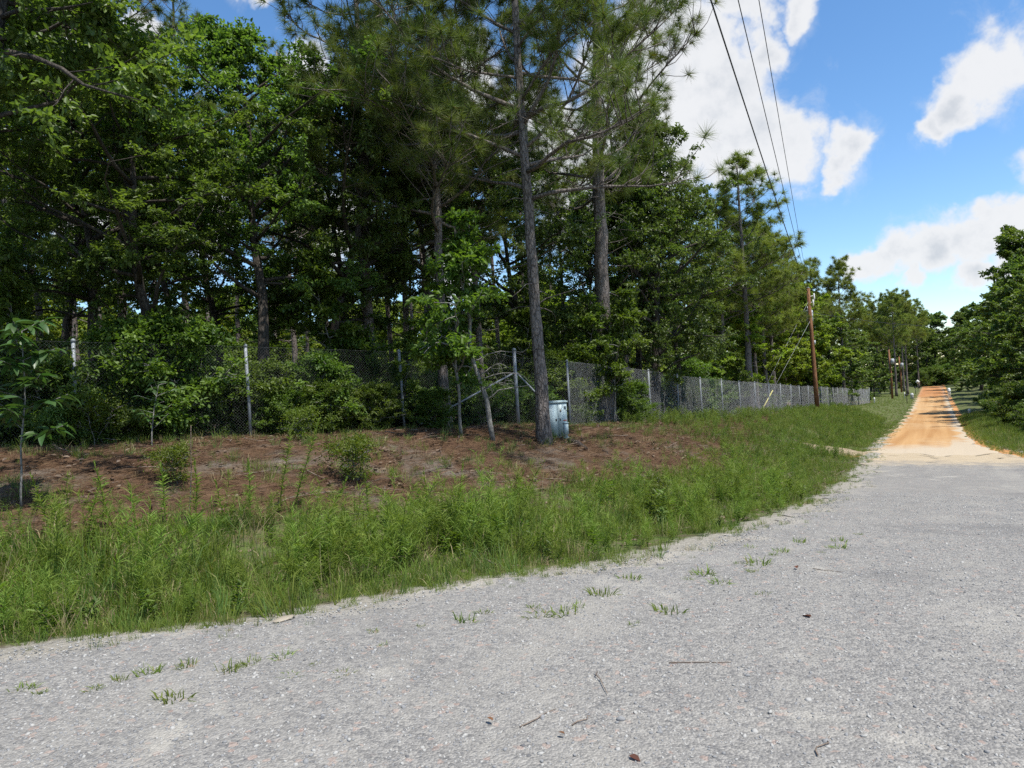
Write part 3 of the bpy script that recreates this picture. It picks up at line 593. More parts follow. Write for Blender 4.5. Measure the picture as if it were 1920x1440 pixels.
def make_oak(seed, Ht, r0, base, cr, prim, nleaf=26, ll=.11, lw=.065, mat='oak', bmat='dark_bark', name='oak_tree', cat='tree', sec=6, tw=5, trunk_lean=(0, 0), fork=None, rb_k=6, prof=None, flat=.5, jit=.06, stems=1):
    g = np.random.default_rng(seed); tr = Acc(); br = Acc(); cw = Acc(); LP = []; LD = []; LT = []
    for st in range(stems):
        ln = np.array([trunk_lean[0], trunk_lean[1], 1.0])
        if stems > 1: a = st * 6.28 / stems + g.normal(0, .4); ln = np.array([math.cos(a) * .45, math.sin(a) * .45, 1.0])
        TP = wander(g, (0, 0, -.12) if stems == 1 else (math.cos(st * 2.1) * .1, math.sin(st * 2.1) * .1, -.05), ln, Ht * .94, 16, jit, .03)
        trunk_mesh(tr, TP, r0, r0 * .12, 10 if r0 > .05 else 5, g, .4)
        for i in range(prim):
            f = (i + g.random()) / prim; t = base + (1 - base) * f * .99; a = i * 2.4 + g.normal(0, .6)
            sh = (math.sin(math.pi * min(1, .18 + .82 * f) ** .8) if prof is None else np.interp(f, *prof)); L = cr * max(.22, sh) * g.uniform(.6, 1.15)
            P = wander(g, path_at(TP, t), (math.cos(a), math.sin(a), g.uniform(.05, .7) + .35 * f), L, 7, .16, .03)
            br.tube(P, np.linspace(min(r0 * .55, .010 + .013 * L), .005, 7), rb_k)
            for j in range(sec):
                u = g.uniform(.22, 1.0); dd = unit(P[-1] - P[0]); aa = g.uniform(0, 6.28)
                Q = wander(g, path_at(P, u), dd * .6 + np.array([math.cos(aa), math.sin(aa), g.uniform(-.45, .5)]), L * g.uniform(.22, .46), 5, .2)
                br.tube(Q, np.linspace(.010, .004, 5), 4)
                ct = g.normal(.45, .2)
                for k in range(tw):
                    v = g.uniform(.25, 1.0); bb = path_at(Q, v); a3 = g.uniform(0, 6.28); W = unit(np.array([math.cos(a3), math.sin(a3), g.normal(.05, .35)]) + .6 * unit(Q[-1] - Q[0])); tl = g.uniform(.2, .5) * (.5 + .5 * min(1, cr / 2.5))
                    h = nleaf; uu = g.uniform(.05, 1.05, h); LP.append(bb + W * tl * uu[:, None] + g.normal(0, .05, (h, 3)) * [1, 1, flat]); LD.append(unit(W * .8 + rdir(h, g) + [0, 0, -.15])); LT.append(np.clip(ct + g.normal(0, .18, h), 0, 1))
    LP = np.vstack(LP); LD = np.vstack(LD); LT = np.concatenate(LT); n = len(LP)
    U = unit(rdir(n, g) * .75 + np.array([0, 0, 1.])); leaves(cw, LP, LD, U, ll * g.uniform(.6, 1.2, n), lw * g.uniform(.7, 1.2, n), LT, g)
    o = thing(name, name, cat); tr.obj('trunk', MT[bmat], o, True); tag(br.obj('branches', MT[bmat], o, True), kind='stuff'); tag(cw.obj('crown', MT[mat], o), kind='stuff'); return o
USED = set()
def plant(src, loc, label, group=None, rz=0.0, scale=1.0, lean=(0, 0), cat=None):
    """the first use moves the tree itself, later ones copy it with its parts"""
    sc3 = scale if hasattr(scale, '__len__') else (scale,) * 3
    if src.name not in USED:
        USED.add(src.name); src.location = loc; src.rotation_euler = (lean[0], lean[1], rz); src.scale = sc3; o = src; o['label'] = label
        if group: o['group'] = group
    else: o = dup(src, loc, rz, sc3, label, group, lean)
    if group is None and 'group' in o: del o['group']
    return o
hero = make_pine(101, 17.5, .152, .32, 56, 3.7, 110, .36, .0080, 26, (.004, .0), k=28, tufts=21, limbs=True)
big = make_pine(102, 20, .29, .36, 52, 4.2, 84, .34, .0105, 22, (-.012, 0), k=20, tufts=20, limbs=True)
slim = make_pine(103, 16.5, .15, .45, 36, 2.4, 54, .33, .013, 26, (.01, .01), k=12, tufts=13)
slim2 = make_pine(104, 13.5, .115, .48, 30, 2.0, 54, .33, .013, 30, (-.02, .01), k=10, tufts=12, crook=.02)
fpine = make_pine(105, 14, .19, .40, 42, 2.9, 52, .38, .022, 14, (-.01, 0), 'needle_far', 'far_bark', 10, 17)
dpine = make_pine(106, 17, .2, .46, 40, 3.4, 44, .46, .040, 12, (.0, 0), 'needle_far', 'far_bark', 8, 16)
oakA = make_oak(201, 11.5, .17, .30, 4.0, 28, 34, .108, .062, 'oak', sec=7)
oakB = make_oak(202, 9.0, .13, .28, 3.4, 26, 34, .100, .058, 'oak_dk', trunk_lean=(.12, .03))
oakC = make_oak(203, 12.5, .15, .40, 3.3, 28, 36, .104, .060, 'oak', sec=7)
dense = make_oak(204, 11, .2, .04, 3.9, 44, 36, .10, .06, 'oak_dk', name='laurel_oak', sec=7)
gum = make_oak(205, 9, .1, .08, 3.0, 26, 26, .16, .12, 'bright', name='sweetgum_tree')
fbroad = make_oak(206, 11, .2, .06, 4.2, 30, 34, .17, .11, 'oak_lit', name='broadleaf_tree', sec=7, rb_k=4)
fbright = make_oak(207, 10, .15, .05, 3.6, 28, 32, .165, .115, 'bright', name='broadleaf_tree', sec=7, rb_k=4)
young = make_oak(208, 5.2, .045, .22, 1.5, 16, 22, .15, .075, 'shrub', 'grey_bark', 'young_oak', 'sapling', sec=4, tw=4)
shrubA = make_oak(209, 2.1, .018, .05, 1.0, 10, 18, .085, .045, 'shrub', 'grey_bark', 'shrub', 'shrub', sec=5, tw=4, stems=4, jit=.1)
shrubB = make_oak(210, 1.5, .014, .05, .8, 9, 18, .075, .04, 'oak', 'grey_bark', 'shrub', 'shrub', sec=5, tw=4, stems=4, jit=.12)
shrubY = make_oak(211, 1.0, .009, .22, .42, 7, 7, .06, .026, 'yellow', 'grey_bark', 'bush', 'bush', sec=4, tw=4, stems=4, jit=.12)

gt = np.random.default_rng(33)
U_ = lambda a, b: float(gt.uniform(a, b))
# --- trees one can name
x, y, z = pix_ground(1020, 832); plant(hero, (x, y, z), 'tall pine with plated grey bark standing in front of the fence beside the utility box', lean=(0, R(-.6)), rz=.4)
plant(hero, at(835, 17.6), 'bushy pine with sprays of long needles behind the fence near the leaning brace', rz=2.7, scale=(.92, .92, .86), lean=(0, R(-1)))
plant(big, at(1136, 22.5), 'massive dark-trunked pine rising behind the fence, next to the dense leafy oak', rz=2.0, lean=(0, R(-1.8)))
plant(dense, at(1228, 26.8), 'dense dark green oak, leafy to the ground, at the corner of the woods', rz=.5, scale=(1.12, 1.12, 1.22))
plant(oakA, at(488, 15.8), 'dark forked oak behind the fence post beside the long gap in the canopy', rz=1.3, lean=(0, R(4)), scale=(1, 1, .92))
plant(oakB, at(192, 14.6), 'low spreading oak with a slanting bare limb behind the wire mesh', rz=2.6, scale=(1.1, 1.1, 1.15))
plant(slim, at(700, 19.5), 'straight dark pine with a bare lower trunk between two oaks', rz=.3, scale=(1.2, 1.2, 1))
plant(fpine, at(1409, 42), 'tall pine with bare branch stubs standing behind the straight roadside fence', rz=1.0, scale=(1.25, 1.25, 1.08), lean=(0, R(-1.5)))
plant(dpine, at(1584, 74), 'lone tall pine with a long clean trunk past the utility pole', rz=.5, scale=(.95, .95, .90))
plant(oakC, at(-85, 9.6), 'tall oak in front of the fence hanging over the bank and the big-leaved sapling', None, 1.0, (1.0, 1.0, 1.0))
plant(oakA, at(318, 14.4), 'broad oak overhanging the bank beside the mesh, next to the forked oak', None, 3.0, (.90, .90, .74))
# --- the woods behind the left part of the fence
GW = 'leafy trees in the woods behind the fence'; LW = 'leafy green tree standing in the woods behind the chain-link fence'
for px, d, src, sc3 in [(-120, 11.5, oakA, 1.0), (345, 16.4, oakC, .72), (420, 19, oakA, .82), (590, 17.6, oakB, 1.2), (830, 20.0, oakC, .8), (660, 21, oakB, 1.35),
                        (110, 18, oakA, .95), (-40, 19, oakC, 1.1), (250, 21, oakC, .78), (890, 24, oakB, 1.25), (1010, 25, oakB, 1.15), (90, 27, oakC, 1.2), (1150, 29, oakC, .95), (1275, 34, oakB, 1.2),
                        (1085, 25.5, oakB, 1.0), (1200, 29, oakA, 1.0), (640, 34, oakC, 1.0)]:
    plant(src, at(px, d), LW, GW, U_(0, 6.28), sc3 * U_(.94, 1.06), (R(U_(-3, 3)), R(U_(-3, 3))))
GP = 'pines inside the fenced woods'; LP_ = 'slender pine among the leafy trees of the fenced woods'
for px, d, src, sc3 in [(235, 21, slim, 1.0), (770, 23, slim2, 1.15), (742, 26, slim2, 1.1), (905, 21.5, slim, .85), (868, 29, slim2, 1.2), (30, 24, slim, 1.1), (150, 26, slim2, 1.2), (360, 25, slim, .95), (450, 30, slim2, 1.2), (560, 29, slim, 1.0),
                        (620, 33, slim, 1.0), (815, 34, slim, 1.0), (940, 32, slim2, 1.2), (990, 36, slim, 1.0), (1070, 29, slim2, 1.0), (1180, 33, slim, 1.0), (300, 36, slim, 1.05), (520, 38, slim2, 1.2), (690, 40, slim, 1.0), (880, 42, slim, 1.0), (1040, 40, slim, 1.05), (200, 38, slim2, 1.2), (-80, 30, slim, 1.1), (1230, 38, slim, .95), (400, 44, slim, 1.1), (780, 47, slim, 1.1), (580, 47, slim2, 1.3), (80, 42, slim, 1.1)]:
    plant(src, at(px, d), LP_, GP, U_(0, 6.28), sc3 * U_(.93, 1.07), (R(U_(-1.5, 1.5)), R(U_(-1.5, 1.5))))
GY = 'sunlit sweetgums deep in the woods'; LY = 'sunlit yellow-green tree deep inside the woods'
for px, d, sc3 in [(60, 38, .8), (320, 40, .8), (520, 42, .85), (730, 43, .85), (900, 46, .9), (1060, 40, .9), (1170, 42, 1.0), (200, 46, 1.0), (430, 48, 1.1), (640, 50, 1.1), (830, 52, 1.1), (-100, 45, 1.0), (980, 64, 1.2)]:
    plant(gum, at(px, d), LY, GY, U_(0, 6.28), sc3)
# --- beyond the corner, along the straight fence
GF = 'bright trees along the straight fence'; LF = 'bright green leafy tree right behind the straight roadside fence'
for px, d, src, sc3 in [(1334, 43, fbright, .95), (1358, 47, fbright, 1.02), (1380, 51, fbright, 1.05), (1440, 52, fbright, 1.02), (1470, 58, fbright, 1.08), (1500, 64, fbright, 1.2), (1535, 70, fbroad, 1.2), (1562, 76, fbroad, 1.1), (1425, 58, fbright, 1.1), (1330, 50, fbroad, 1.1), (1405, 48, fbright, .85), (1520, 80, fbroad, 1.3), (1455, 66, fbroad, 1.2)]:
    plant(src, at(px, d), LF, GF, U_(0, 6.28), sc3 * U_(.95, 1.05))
GQ = 'pines along the straight fence'; LQ = 'yellow-green pine rising behind the straight roadside fence'
for px, d, sc3 in [(1438, 47, .92), (1453, 50, .94), (1362, 42, .92), (1395, 50, 1.0), (1420, 46, .86), (1490, 66, 1.05), (1530, 72, 1.08)]:
    plant(fpine, at(px, d), LQ, GQ, U_(0, 6.28), sc3)
# --- far end, past the fence
GE = 'trees at the far end of the road'; LE = 'dark pine near the mailboxes at the far end of the dirt road'
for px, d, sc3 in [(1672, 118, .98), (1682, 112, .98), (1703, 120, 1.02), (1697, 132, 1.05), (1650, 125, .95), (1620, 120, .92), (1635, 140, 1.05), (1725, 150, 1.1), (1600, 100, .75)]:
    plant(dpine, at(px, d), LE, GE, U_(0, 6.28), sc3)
GH = 'leafy trees closing the end of the road'; LH = 'leafy tree closing the view at the far end of the dirt road'
for px, d, sc3 in [(1590, 92, .75), (1612, 104, .9), (1640, 112, .7), (1660, 140, 1.4), (1690, 150, 1.45), (1720, 165, 1.6), (1738, 172, 1.75), (1765, 176, 1.8), (1610, 140, 1.2), (1570, 110, 1.1), (1788, 168, 1.8), (1750, 186, 1.9), (1700, 190, 1.3), (1655, 180, 1.4)]:
    plant(fbroad, at(px, d), LH, GH, U_(0, 6.28), sc3 * U_(.95, 1.05))
mass = []
gm = np.random.default_rng(77)
for i in range(90): mass.append((*at(-500 + 20.3 * i, gm.uniform(58, 88)), gm.uniform(1.0, 1.45)))
for i in range(26): s_ = gm.uniform(90, 240); x, y = xy(s_, gm.uniform(-55, -24)); mass.append((x, y, gz(x, y), gm.uniform(1.0, 1.4)))
for i in range(26): s_ = gm.uniform(60, 240); x, y = xy(s_, gm.uniform(18, 45)); mass.append((x, y, gz(x, y), gm.uniform(1.1, 1.5)))
for i in range(26): x, y = xy(gm.uniform(240, 285), gm.uniform(-45, 45)); mass.append((x, y, gz(x, y), gm.uniform(.9, 1.3)))
mass = np.array(mass); crowns = [c.data for o_ in (fbroad, fbright, gum) for c in o_.children if c.name.startswith('crown')]
scatter('woodland', mass[:, :3], np.stack([0 * mass[:, 0], 0 * mass[:, 0], gm.uniform(0, 6.28, len(mass))], 1), mass[:, 3], gm.choice(3, len(mass)), crowns, label='distant green woodland closing every gap between the trees', cat='woodland')
GB = 'shrubs closing the bend of the dirt road'
for px, d, sc3 in [(1738, 160, 2.2), (1748, 163, 1.8), (1758, 161, 2.4), (1770, 160, 2.0), (1780, 158, 2.4), (1728, 158, 2.0)]:
    plant(shrubA, at(px, d), 'leafy shrub where the dirt road bends out of sight', GB, U_(0, 6.28), sc3)
# --- right side of the road
GR = 'leafy trees crowding the other side of the road'; LR = 'leafy tree leaning over the verge across the road from the fence'
for s_, n_, src, sc3 in [(56, 7.0, fbroad, 1.25), (64, 8.2, fbroad, 1.6), (72, 7.4, fbroad, 1.3), (82, 8.2, fbroad, 1.6), (94, 7.6, fbroad, 1.4), (108, 7.0, fbroad, 1.45), (122, 6.6, fbroad, 1.45), (138, 5.4, fbroad, 1.45), (155, 5.2, fbroad, 1.5), (49, 7.6, fbroad, .8), (62, 13, fbroad, 1.4), (78, 14, fbroad, 1.5), (100, 13, fbroad, 1.5), (42, 9.5, fbroad, .8), (130, 12, fbroad, 1.5), (175, 7, fbroad, 1.5)]:
    x, y = xy(s_, n_ + 1.3); plant(src, (x, y, gz(x, y)), LR, GR, U_(0, 6.28), sc3 * U_(.95, 1.05))

# ------------------------------------------------------------------ undergrowth and saplings
GS = 'shrubs under the trees behind the fence'; LS = 'leafy shrub in the shade right behind the chain-link fence'
for i in range(44):
    s_ = U_(1.0, 24); n_ = float(f_n(s_)) - U_(.5, 4.2); x, y = xy(s_, n_); plant([shrubA, shrubB][i % 2], (x, y, gz(x, y)), LS, GS, U_(0, 6.28), U_(.6, 1.25))
GJ = 'leafy shrubs growing against the fence'
for px, d, sc3 in [(95, 11.9, .62), (160, 12.6, .5), (215, 12.7, .55), (540, 14.6, .5), (610, 15.0, .6), (700, 15.7, .55), (820, 16.6, .5), (1190, 22.6, .7)]:
    plant([shrubA, shrubB][px % 2], at(px, d), 'leafy shrub growing against the mesh in front of the fence', GJ, U_(0, 6.28), sc3)
GT = 'shrubs on the forest floor'; LT_ = 'leafy shrub on the forest floor deep in the fenced woods'
for i in range(34):
    px = U_(-100, 1080); d = U_(23, 42); plant([shrubA, shrubB][i % 2], at(px, d), LT_, GT, U_(0, 6.28), U_(1.0, 1.9))
GV = 'shrubs just behind the straight fence'; LV = 'leafy shrub growing just behind the straight roadside fence'
for i in range(16):
    s_ = U_(28, 88); n_ = float(f_n(s_)) - U_(1.6, 4.0); x, y = xy(s_, n_); plant([shrubA, shrubB][i % 2], (x, y, gz(x, y)), LV, GV, U_(0, 6.28), U_(.8, 1.6))
GX = 'shrubs along the verge across the road'; LX = 'weedy shrub at the foot of the trees across the road'
for i in range(22):
    s_ = U_(32, 80); x, y = xy(s_, float(e_right(s_)) + U_(2.6, 4.6)); plant([shrubA, shrubB][i % 2], (x, y, gz(x, y)), LX, GX, U_(0, 6.28), U_(.8, 1.5))
plant(young, at(862, 15.2), 'young oak with long pointed leaves leaning over the fence corner', None, .4, (1.0, 1.0, .98), (0, R(-5)))
GO = 'young oaks along the fence line'
for px, d, sc3, lb in [(755, 16.9, .55, 'small young oak growing through the wire mesh beside the leaning brace'), (640, 17.3, .9, 'young oak with light green sprays between the forked oak and the straight pine'), (1108, 22.0, .82, 'young oak behind the fence between the utility box and the massive pine'),
                       (1395, 41, .75, 'young oak behind the straight fence, under the tall pine with branch stubs'), (60, 13.2, .7, 'young oak behind the fence by the big-leaved sapling'), (985, 22.5, .9, 'young oak in the shade behind the fence corner post'), (1150, 21.9, .85, 'young oak hiding the foot of the massive dark-trunked pine')]:
    plant(young, at(px, d), lb, GO, U_(0, 6.28), sc3)
for px, py, sc3, lb in [(575, 826, .72, 'low yellow-green bush hugging the ground before the fence'), (668, 900, .78, 'upright yellow-green bush growing on the pine straw'), (330, 905, .6, 'tiny yellow-green bush in the deep shade on the straw'),
                        (1228, 944, .55, 'small round leafy bush at the edge of the roadside grass'), (1090, 797, .55, 'little bush behind the utility box at the fence foot'), (170, 838, 1.0, 'spreading yellow-green bush at the foot of the fence by the big-leaved sapling')]:
    plant(shrubY, pix_ground(px, py), lb, None, U_(0, 6.28), sc3)
def leaf_part_mesh(L, W, mat, seed=0):
    A = Acc(); g = np.random.default_rng(seed); q = np.linspace(0, 1, 7); hw = W / 2 * np.sin(np.pi * q ** .8) ** .8; z = -.35 * L * q ** 2
    V = np.concatenate([np.stack([L * q, hw, z + hw * .35], 1), np.stack([L * q, 0 * q, z], 1), np.stack([L * q, -hw, z + hw * .35], 1)])
    Q = [[k * 7 + i, k * 7 + i + 1, (k + 1) * 7 + i + 1, (k + 1) * 7 + i] for k in (0, 1) for i in range(6)]
    A.add(V, Q, None, g.random()); return A.mesh('leaf', mat, True)
def big_leaf_sapling(loc, Ht, top, nleaf, L, label, seed, lean):
    g = np.random.default_rng(seed); o = thing('broad_leaved_sapling', label, 'sapling', loc); A = Acc()
    P = wander(g, (0, 0, -.05), (lean, 0, 1), Ht, 9, .06, .02); A.tube(P, np.linspace(.014, .005, 9), 6); tips = []
    for i in range(12):
        t = top + (1 - top) * i / 11; a = i * 2.4; Q = wander(g, path_at(P, t), (math.cos(a), math.sin(a), .5), L * 2.6 * (1.25 - t * .6), 5, .12); A.tube(Q, np.linspace(.006, .003, 5), 4); tips.append(Q)
    tips.append(P[-4:]); A.obj('stem', MT['grey_bark'], o, True); ms = [leaf_part_mesh(L * q, L * q * .36, MT['bigleaf'], k) for k, q in enumerate((.75, .9, 1.0, 1.12))]
    for i in range(nleaf):
        Q = tips[i % len(tips)]; b = path_at(Q, g.uniform(.2, 1.0)); az = g.uniform(0, 6.28); lf = bpy.data.objects.new('leaf', ms[i % 4]); C.objects.link(lf); lf.parent = o
        lf.location = b; lf.rotation_euler = (g.normal(0, .35), g.uniform(-.45, .5), az)
    return o
big_leaf_sapling(pix_ground(40, 962), 2.25, .42, 210, .22, 'sapling with large drooping glossy leaves on a thin bare stem above the weeds', 5, .12)
big_leaf_sapling(pix_ground(285, 838), 1.15, .3, 70, .15, 'short broad-leaved sapling in front of the wire mesh beside the spreading oak', 6, -.1)
def horseweed(loc, Ht, label, seed, lean, dry=False):
    g = np.random.default_rng(seed); o = thing('tall_weed', label, 'weed', loc); A = Acc(); P = wander(g, (0, 0, -.02), (lean, g.normal(0, .05), 1), Ht, 9, .05); A.tube(P, np.linspace(.008, .003, 9), 5)
    A.obj('stem', MT['twig'] if dry else MT['fennel'], o, True); B = Acc(); n = int(170 * Ht); t = g.uniform(.1, 1, n); az = g.uniform(0, 6.28, n); el = np.where(t > .8, 2.4, .55)
    Dr = unit(np.stack([np.cos(az), np.sin(az), el * g.uniform(.6, 1.5, n)], 1)); L = .035 + .10 * np.sin(np.clip(t * 1.05, 0, 1) * 3.0)
    if dry: Dr, L = Dr[::4], L[::4] * .5; t = t[::4]
    n = len(t); blades(B, path_at(P, t), Dr, L * g.uniform(.6, 1.1, n), .010, np.clip(g.normal(.6, .2, n), 0, .9), g, .15); tag(B.obj('leaves', MT['straw'] if dry else MT['fennel'], o), kind='stuff')
horseweed(pix_ground(523, 965), 1.3, 'tallest bright green weed with bottle-brush leaves', 1, .06)
horseweed(pix_ground(553, 955), 1.3, 'slender leaning green weed beside the tallest bottle-brush weed', 2, .18)
horseweed(pix_ground(352, 985), 1.25, 'pale dry weed stalk arching up in front of the wire mesh', 3, .22, True)
horseweed(pix_ground(365, 990), .85, 'green weed stem at the foot of the pale dry stalk', 4, .15)
horseweed(pix_ground(1122, 968), .62, 'paired feathery weed standing alone before the grey bank', 6, 0)
horseweed(pix_ground(1150, 962), .55, 'shorter feathery weed next to the paired weed before the grey bank', 7, .05)
GK = 'thin weed stalks in the ditch'
for k, (px, py, h_) in enumerate([(95, 1010, .8), (160, 1030, .75), (215, 990, .85), (265, 1015, .7), (310, 985, .8), (430, 1000, .7), (470, 975, .8), (610, 985, .7), (690, 970, .6), (800, 960, .65), (865, 955, .7), (960, 950, .6)]):
    horseweed(pix_ground(px, py), h_, 'thin green weed stalk poking out of the ditch grass', 20 + k, U_(-.25, .3))
for o in C.objects:
    if o.get('label') == 'thin green weed stalk poking out of the ditch grass':
        o['group'] = GK
# crooked grey sapling with bare drooping twigs
lo = pix_ground(925, 826); o = thing('crooked_sapling', 'crooked grey sapling with bare drooping twigs beside the tall pine', 'sapling', lo); g = np.random.default_rng(8); A = Acc()
P = np.array([[0, 0, -.1], [-.06, 0, .4], [-.10, .05, .9], [-.28, 0, 1.5], [-.42, .05, 2.0], [-.38, .05, 2.7], [-.52, 0, 3.5], [-.62, .05, 4.2], [-.58, 0, 4.9]]); A.tube(P, np.linspace(.065, .02, 9), 9); A.obj('trunk', MT['grey_bark'], o, True)
for k in range(9):
    t = [.30, .34, .40, .44, .48, .25, .55, .36, .62][k]; sg = [1, 1, -1, 1, -1, 1, -1, 1, -1][k]; b = Acc(); Q = wander(g, path_at(P, t), (sg, -.4, .55), U_(.8, 1.4), 8, .2, .02, .32); b.tube(Q, np.linspace(.016, .004, 8), 4)
    for j in range(5): b.tube(wander(g, path_at(Q, U_(.3, 1)), (sg * U_(0, 1), U_(-.6, .6), U_(-1, .3)), U_(.25, .5), 5, .3), np.linspace(.007, .002, 5), 3)
    b.obj('bare_branch', MT['grey_bark'], o, True)

# ------------------------------------------------------------------ chain-link fence
fence = thing('chain_link_fence', 'grey galvanised chain-link fence running along the woods and on beside the road', 'fence', (0, 0, 0))
pts = [(-14.6, 6.5), (-12.3, 8.4), (-10.0, 10.3), (-7.72, 12.2), (-5.38, 14.13), (-2.6, 16.4), (.12, 18.7)]; nleft = len(pts); s_ = 17.5
while s_ < 103: x, y = xy(s_, float(np.interp(s_, [17.5, 31, 55, 101, 140], [-8.8, -8.8, -8.2, -7.3, -7.3]))); pts.append((x, y)); s_ += 3.25
HF = 1.82
def post_mesh(h, r):
    A = Acc(); A.tube([(0, 0, -.3), (0, 0, h * .5), (0, 0, h)], r, 10); A.tube([(0, 0, h - .01), (0, 0, h + .03), (0, 0, h + .055)], [r * 1.25, r * 1.2, r * .35], 10); return A.mesh('post', MT['steel'], True)
pm, pc = post_mesh(HF + .04, .032), post_mesh(HF + .22, .05); G3 = [np.array([x, y, gz(x, y)]) for x, y in pts]
for i, p in enumerate(G3):
    o = bpy.data.objects.new('post', pc if i in (nleft - 1, len(G3) - 1) else pm); C.objects.link(o); o.parent = fence; o.location = p; o.rotation_euler = (R(U_(-1.2, 1.2)), R(U_(-1.6, .6)), 0)
    if i == nleft - 1: o['label'] = 'thicker taller corner post with two slanting braces'
for i in range(len(G3) - 1):
    a, b = G3[i], G3[i + 1]; L = np.linalg.norm((b - a)[:2]); A = Acc(); nrm = unit(np.array([b[1] - a[1], a[0] - b[0], 0.])) * .036
    def pt(u, v): q = a + (b - a) * (u / L) + nrm; return q + np.array([0, 0, v + .03])
    cell = .062 if i < nleft + 10 else .075; wr = .0008 if i < nleft else .0012 if i < nleft + 6 else .0016
    for sg in (1, -1):
        for c in np.arange(-HF if sg > 0 else 0, L if sg > 0 else L + HF, cell):
            u0, v0, u1, v1 = (c, 0, c + HF, HF) if sg > 0 else (c, 0, c - HF, HF)
            if sg > 0:
                if u0 < 0: v0 -= u0; u0 = 0
                if u1 > L: v1 -= u1 - L; u1 = L
            else:
                if u0 > L: v0 += u0 - L; u0 = L
                if u1 < 0: v1 += u1; u1 = 0
            if v1 - v0 > .02: A.tube([pt(u0, v0), pt(u1, v1)], wr, 3, False)
    for v in (0.0, HF): A.tube([pt(0, v), pt(L, v)], wr * 1.6, 4, False)
    A.obj('wire_mesh', MT['wire' if i >= nleft else 'wire_shaded'], fence)  # left bays get the dark wire colour in place of cast shade
for (i, j, hgt) in ((nleft - 1, nleft - 2, 1.45), (nleft - 1, nleft, 1.45)):
    A = Acc(); q = G3[j] + (G3[i] - G3[j]) * .12; A.tube([G3[i] + [0, 0, hgt], q + [0, 0, .12]], .024, 8); A.obj('brace', MT['steel'], fence, True)

# ------------------------------------------------------------------ utility box beside the pine
lo = lo_box = pix_ground(1043, 819); BX = thing('utility_box', 'pale grey-green metal utility box with two doors behind the tall pine', 'utility box', lo, R(28)); BX.scale = (.86, .86, .9)
A = Acc(); A.box((0, 0, .44), (.62, .26, .92)); A.box((0, 0, -.06), (.66, .30, .10)); A.obj('body', MT['boxp'], BX)
A = Acc(); A.box((0, -.01, .925), (.66, .31, .045)); A.box((0, 0, .955), (.60, .25, .02)); A.obj('lid', MT['boxp'], BX)
for k, (cx_, w_) in enumerate(((-.155, .285), (.155, .285))):
    A = Acc(); A.box((cx_, -.137, .45), (w_, .016, .84)); d_ = A.obj('door', MT['boxd'], BX)
    A = Acc(); A.box((cx_ + (.09 if k == 0 else -.09), -.152, .46), (.03, .016, .06)); A.box((cx_ + (.09 if k == 0 else -.09), -.164, .47), (.014, .012, .03)); A.obj('latch', MT['black'], d_)
    A = Acc(); A.box((cx_ - .12 * (1 if k == 0 else -1), -.149, .25), (.012, .01, .06)); A.box((cx_ - .12 * (1 if k == 0 else -1), -.149, .70), (.012, .01, .06)); tag(A.obj('hinges', MT['steel'], d_), kind='stuff')
for v in range(3): A = Acc(); A.box((.24, -.149, .80 - v * .03), (.07, .008, .012)); A.obj('vent_slot', MT['black'], BX)
A = Acc(); A.box((.09, -.148, .70), (.05, .006, .07)); A.obj('label_plate', MT['tan'], BX)
A = Acc(); A.box((.22, -.149, .43), (.12, .006, .025)); A.obj('warning_strip', MT['red'], BX)
A = Acc(); A.box((.235, -.165, .20), (.13, .045, .30)); A.box((.235, -.17, .36), (.15, .06, .02)); A.obj('cable_cover', MT['boxd'], BX)

# ------------------------------------------------------------------ utility poles and lines
def up_at(px, py, dist): d = ray(px, py); t = dist / d[1]; return np.array([d[0] * t, d[1] * t, H + d[2] * t])
pb = np.array(pix_ground(1533, 773)); ptop = up_at(1515, 540, pb[1]); UP = thing('utility_pole', 'brown wooden utility pole with a transformer beside the straight fence', 'utility pole', tuple(pb))
ax = ptop - pb; pp = lambda t, off=(0, 0, 0): ax * t + np.array(off)
A = Acc(); A.tube([pp(-.05), pp(.3), pp(.65), pp(1)], [.165, .15, .13, .11], 14); A.obj('pole', MT['pole'], UP, True)
A = Acc(); A.tube([pp(1), pp(1, (0, 0, .02)), pp(1, (0, 0, .06))], [.12, .12, .05], 12); A.obj('cap', MT['steel'], UP, True)
A = Acc(); c_ = pp(.78, (.10, .36, 0)); A.tube([c_ + [0, 0, -.42], c_ + [0, 0, -.38], c_ + [0, 0, .34], c_ + [0, 0, .42]], [.20, .25, .25, .17], 16); tf = A.obj('transformer', MT['grey'], UP, True)
for dx in (-.1, .12): A = Acc(); A.tube([c_ + [dx, 0, .38], c_ + [dx, 0, .46], c_ + [dx, 0, .52], c_ + [dx, 0, .58], c_ + [dx, 0, .66]], [.03, .06, .03, .055, .02], 8); A.obj('bushing', MT['white'], tf, True)
for t_, dx in ((.93, .36), (.88, .26)):
    A = Acc(); A.tube([pp(t_), pp(t_, (dx, -.05, .05))], .025, 6); A.tube([pp(t_, (dx, -.05, -.30)), pp(t_, (dx, -.05, -.15)), pp(t_, (dx, -.05, .15)), pp(t_, (dx, -.05, .22))], [.03, .06, .06, .02], 8); A.obj('cutout_fuse', MT['white'], UP, True)
A = Acc(); A.tube([pp(.56, (.14, -.08, -.15)), pp(.56, (.14, -.08, .15))], .07, 8); A.obj('cable_clamp', MT['grey'], UP, True)
anc = np.array(at(1424, 44.0)); gd = up_at(1441, 718, 45.2)
for nm, t_ in (('guy_wire', .74), ('guy_wire', .90)):
    A = Acc(); A.tube([pp(t_), anc - pb + (0 if t_ < .8 else np.array([-.5, .1, 0]))], .009, 4); A.obj(nm, MT['wire'], UP)
A = Acc(); va = unit(pp(.74) + pb - anc); A.tube([anc - pb + va * .05, anc - pb + va * 2.3], .038, 8); A.obj('guy_guard', MT['yellow_pl'], UP, True)
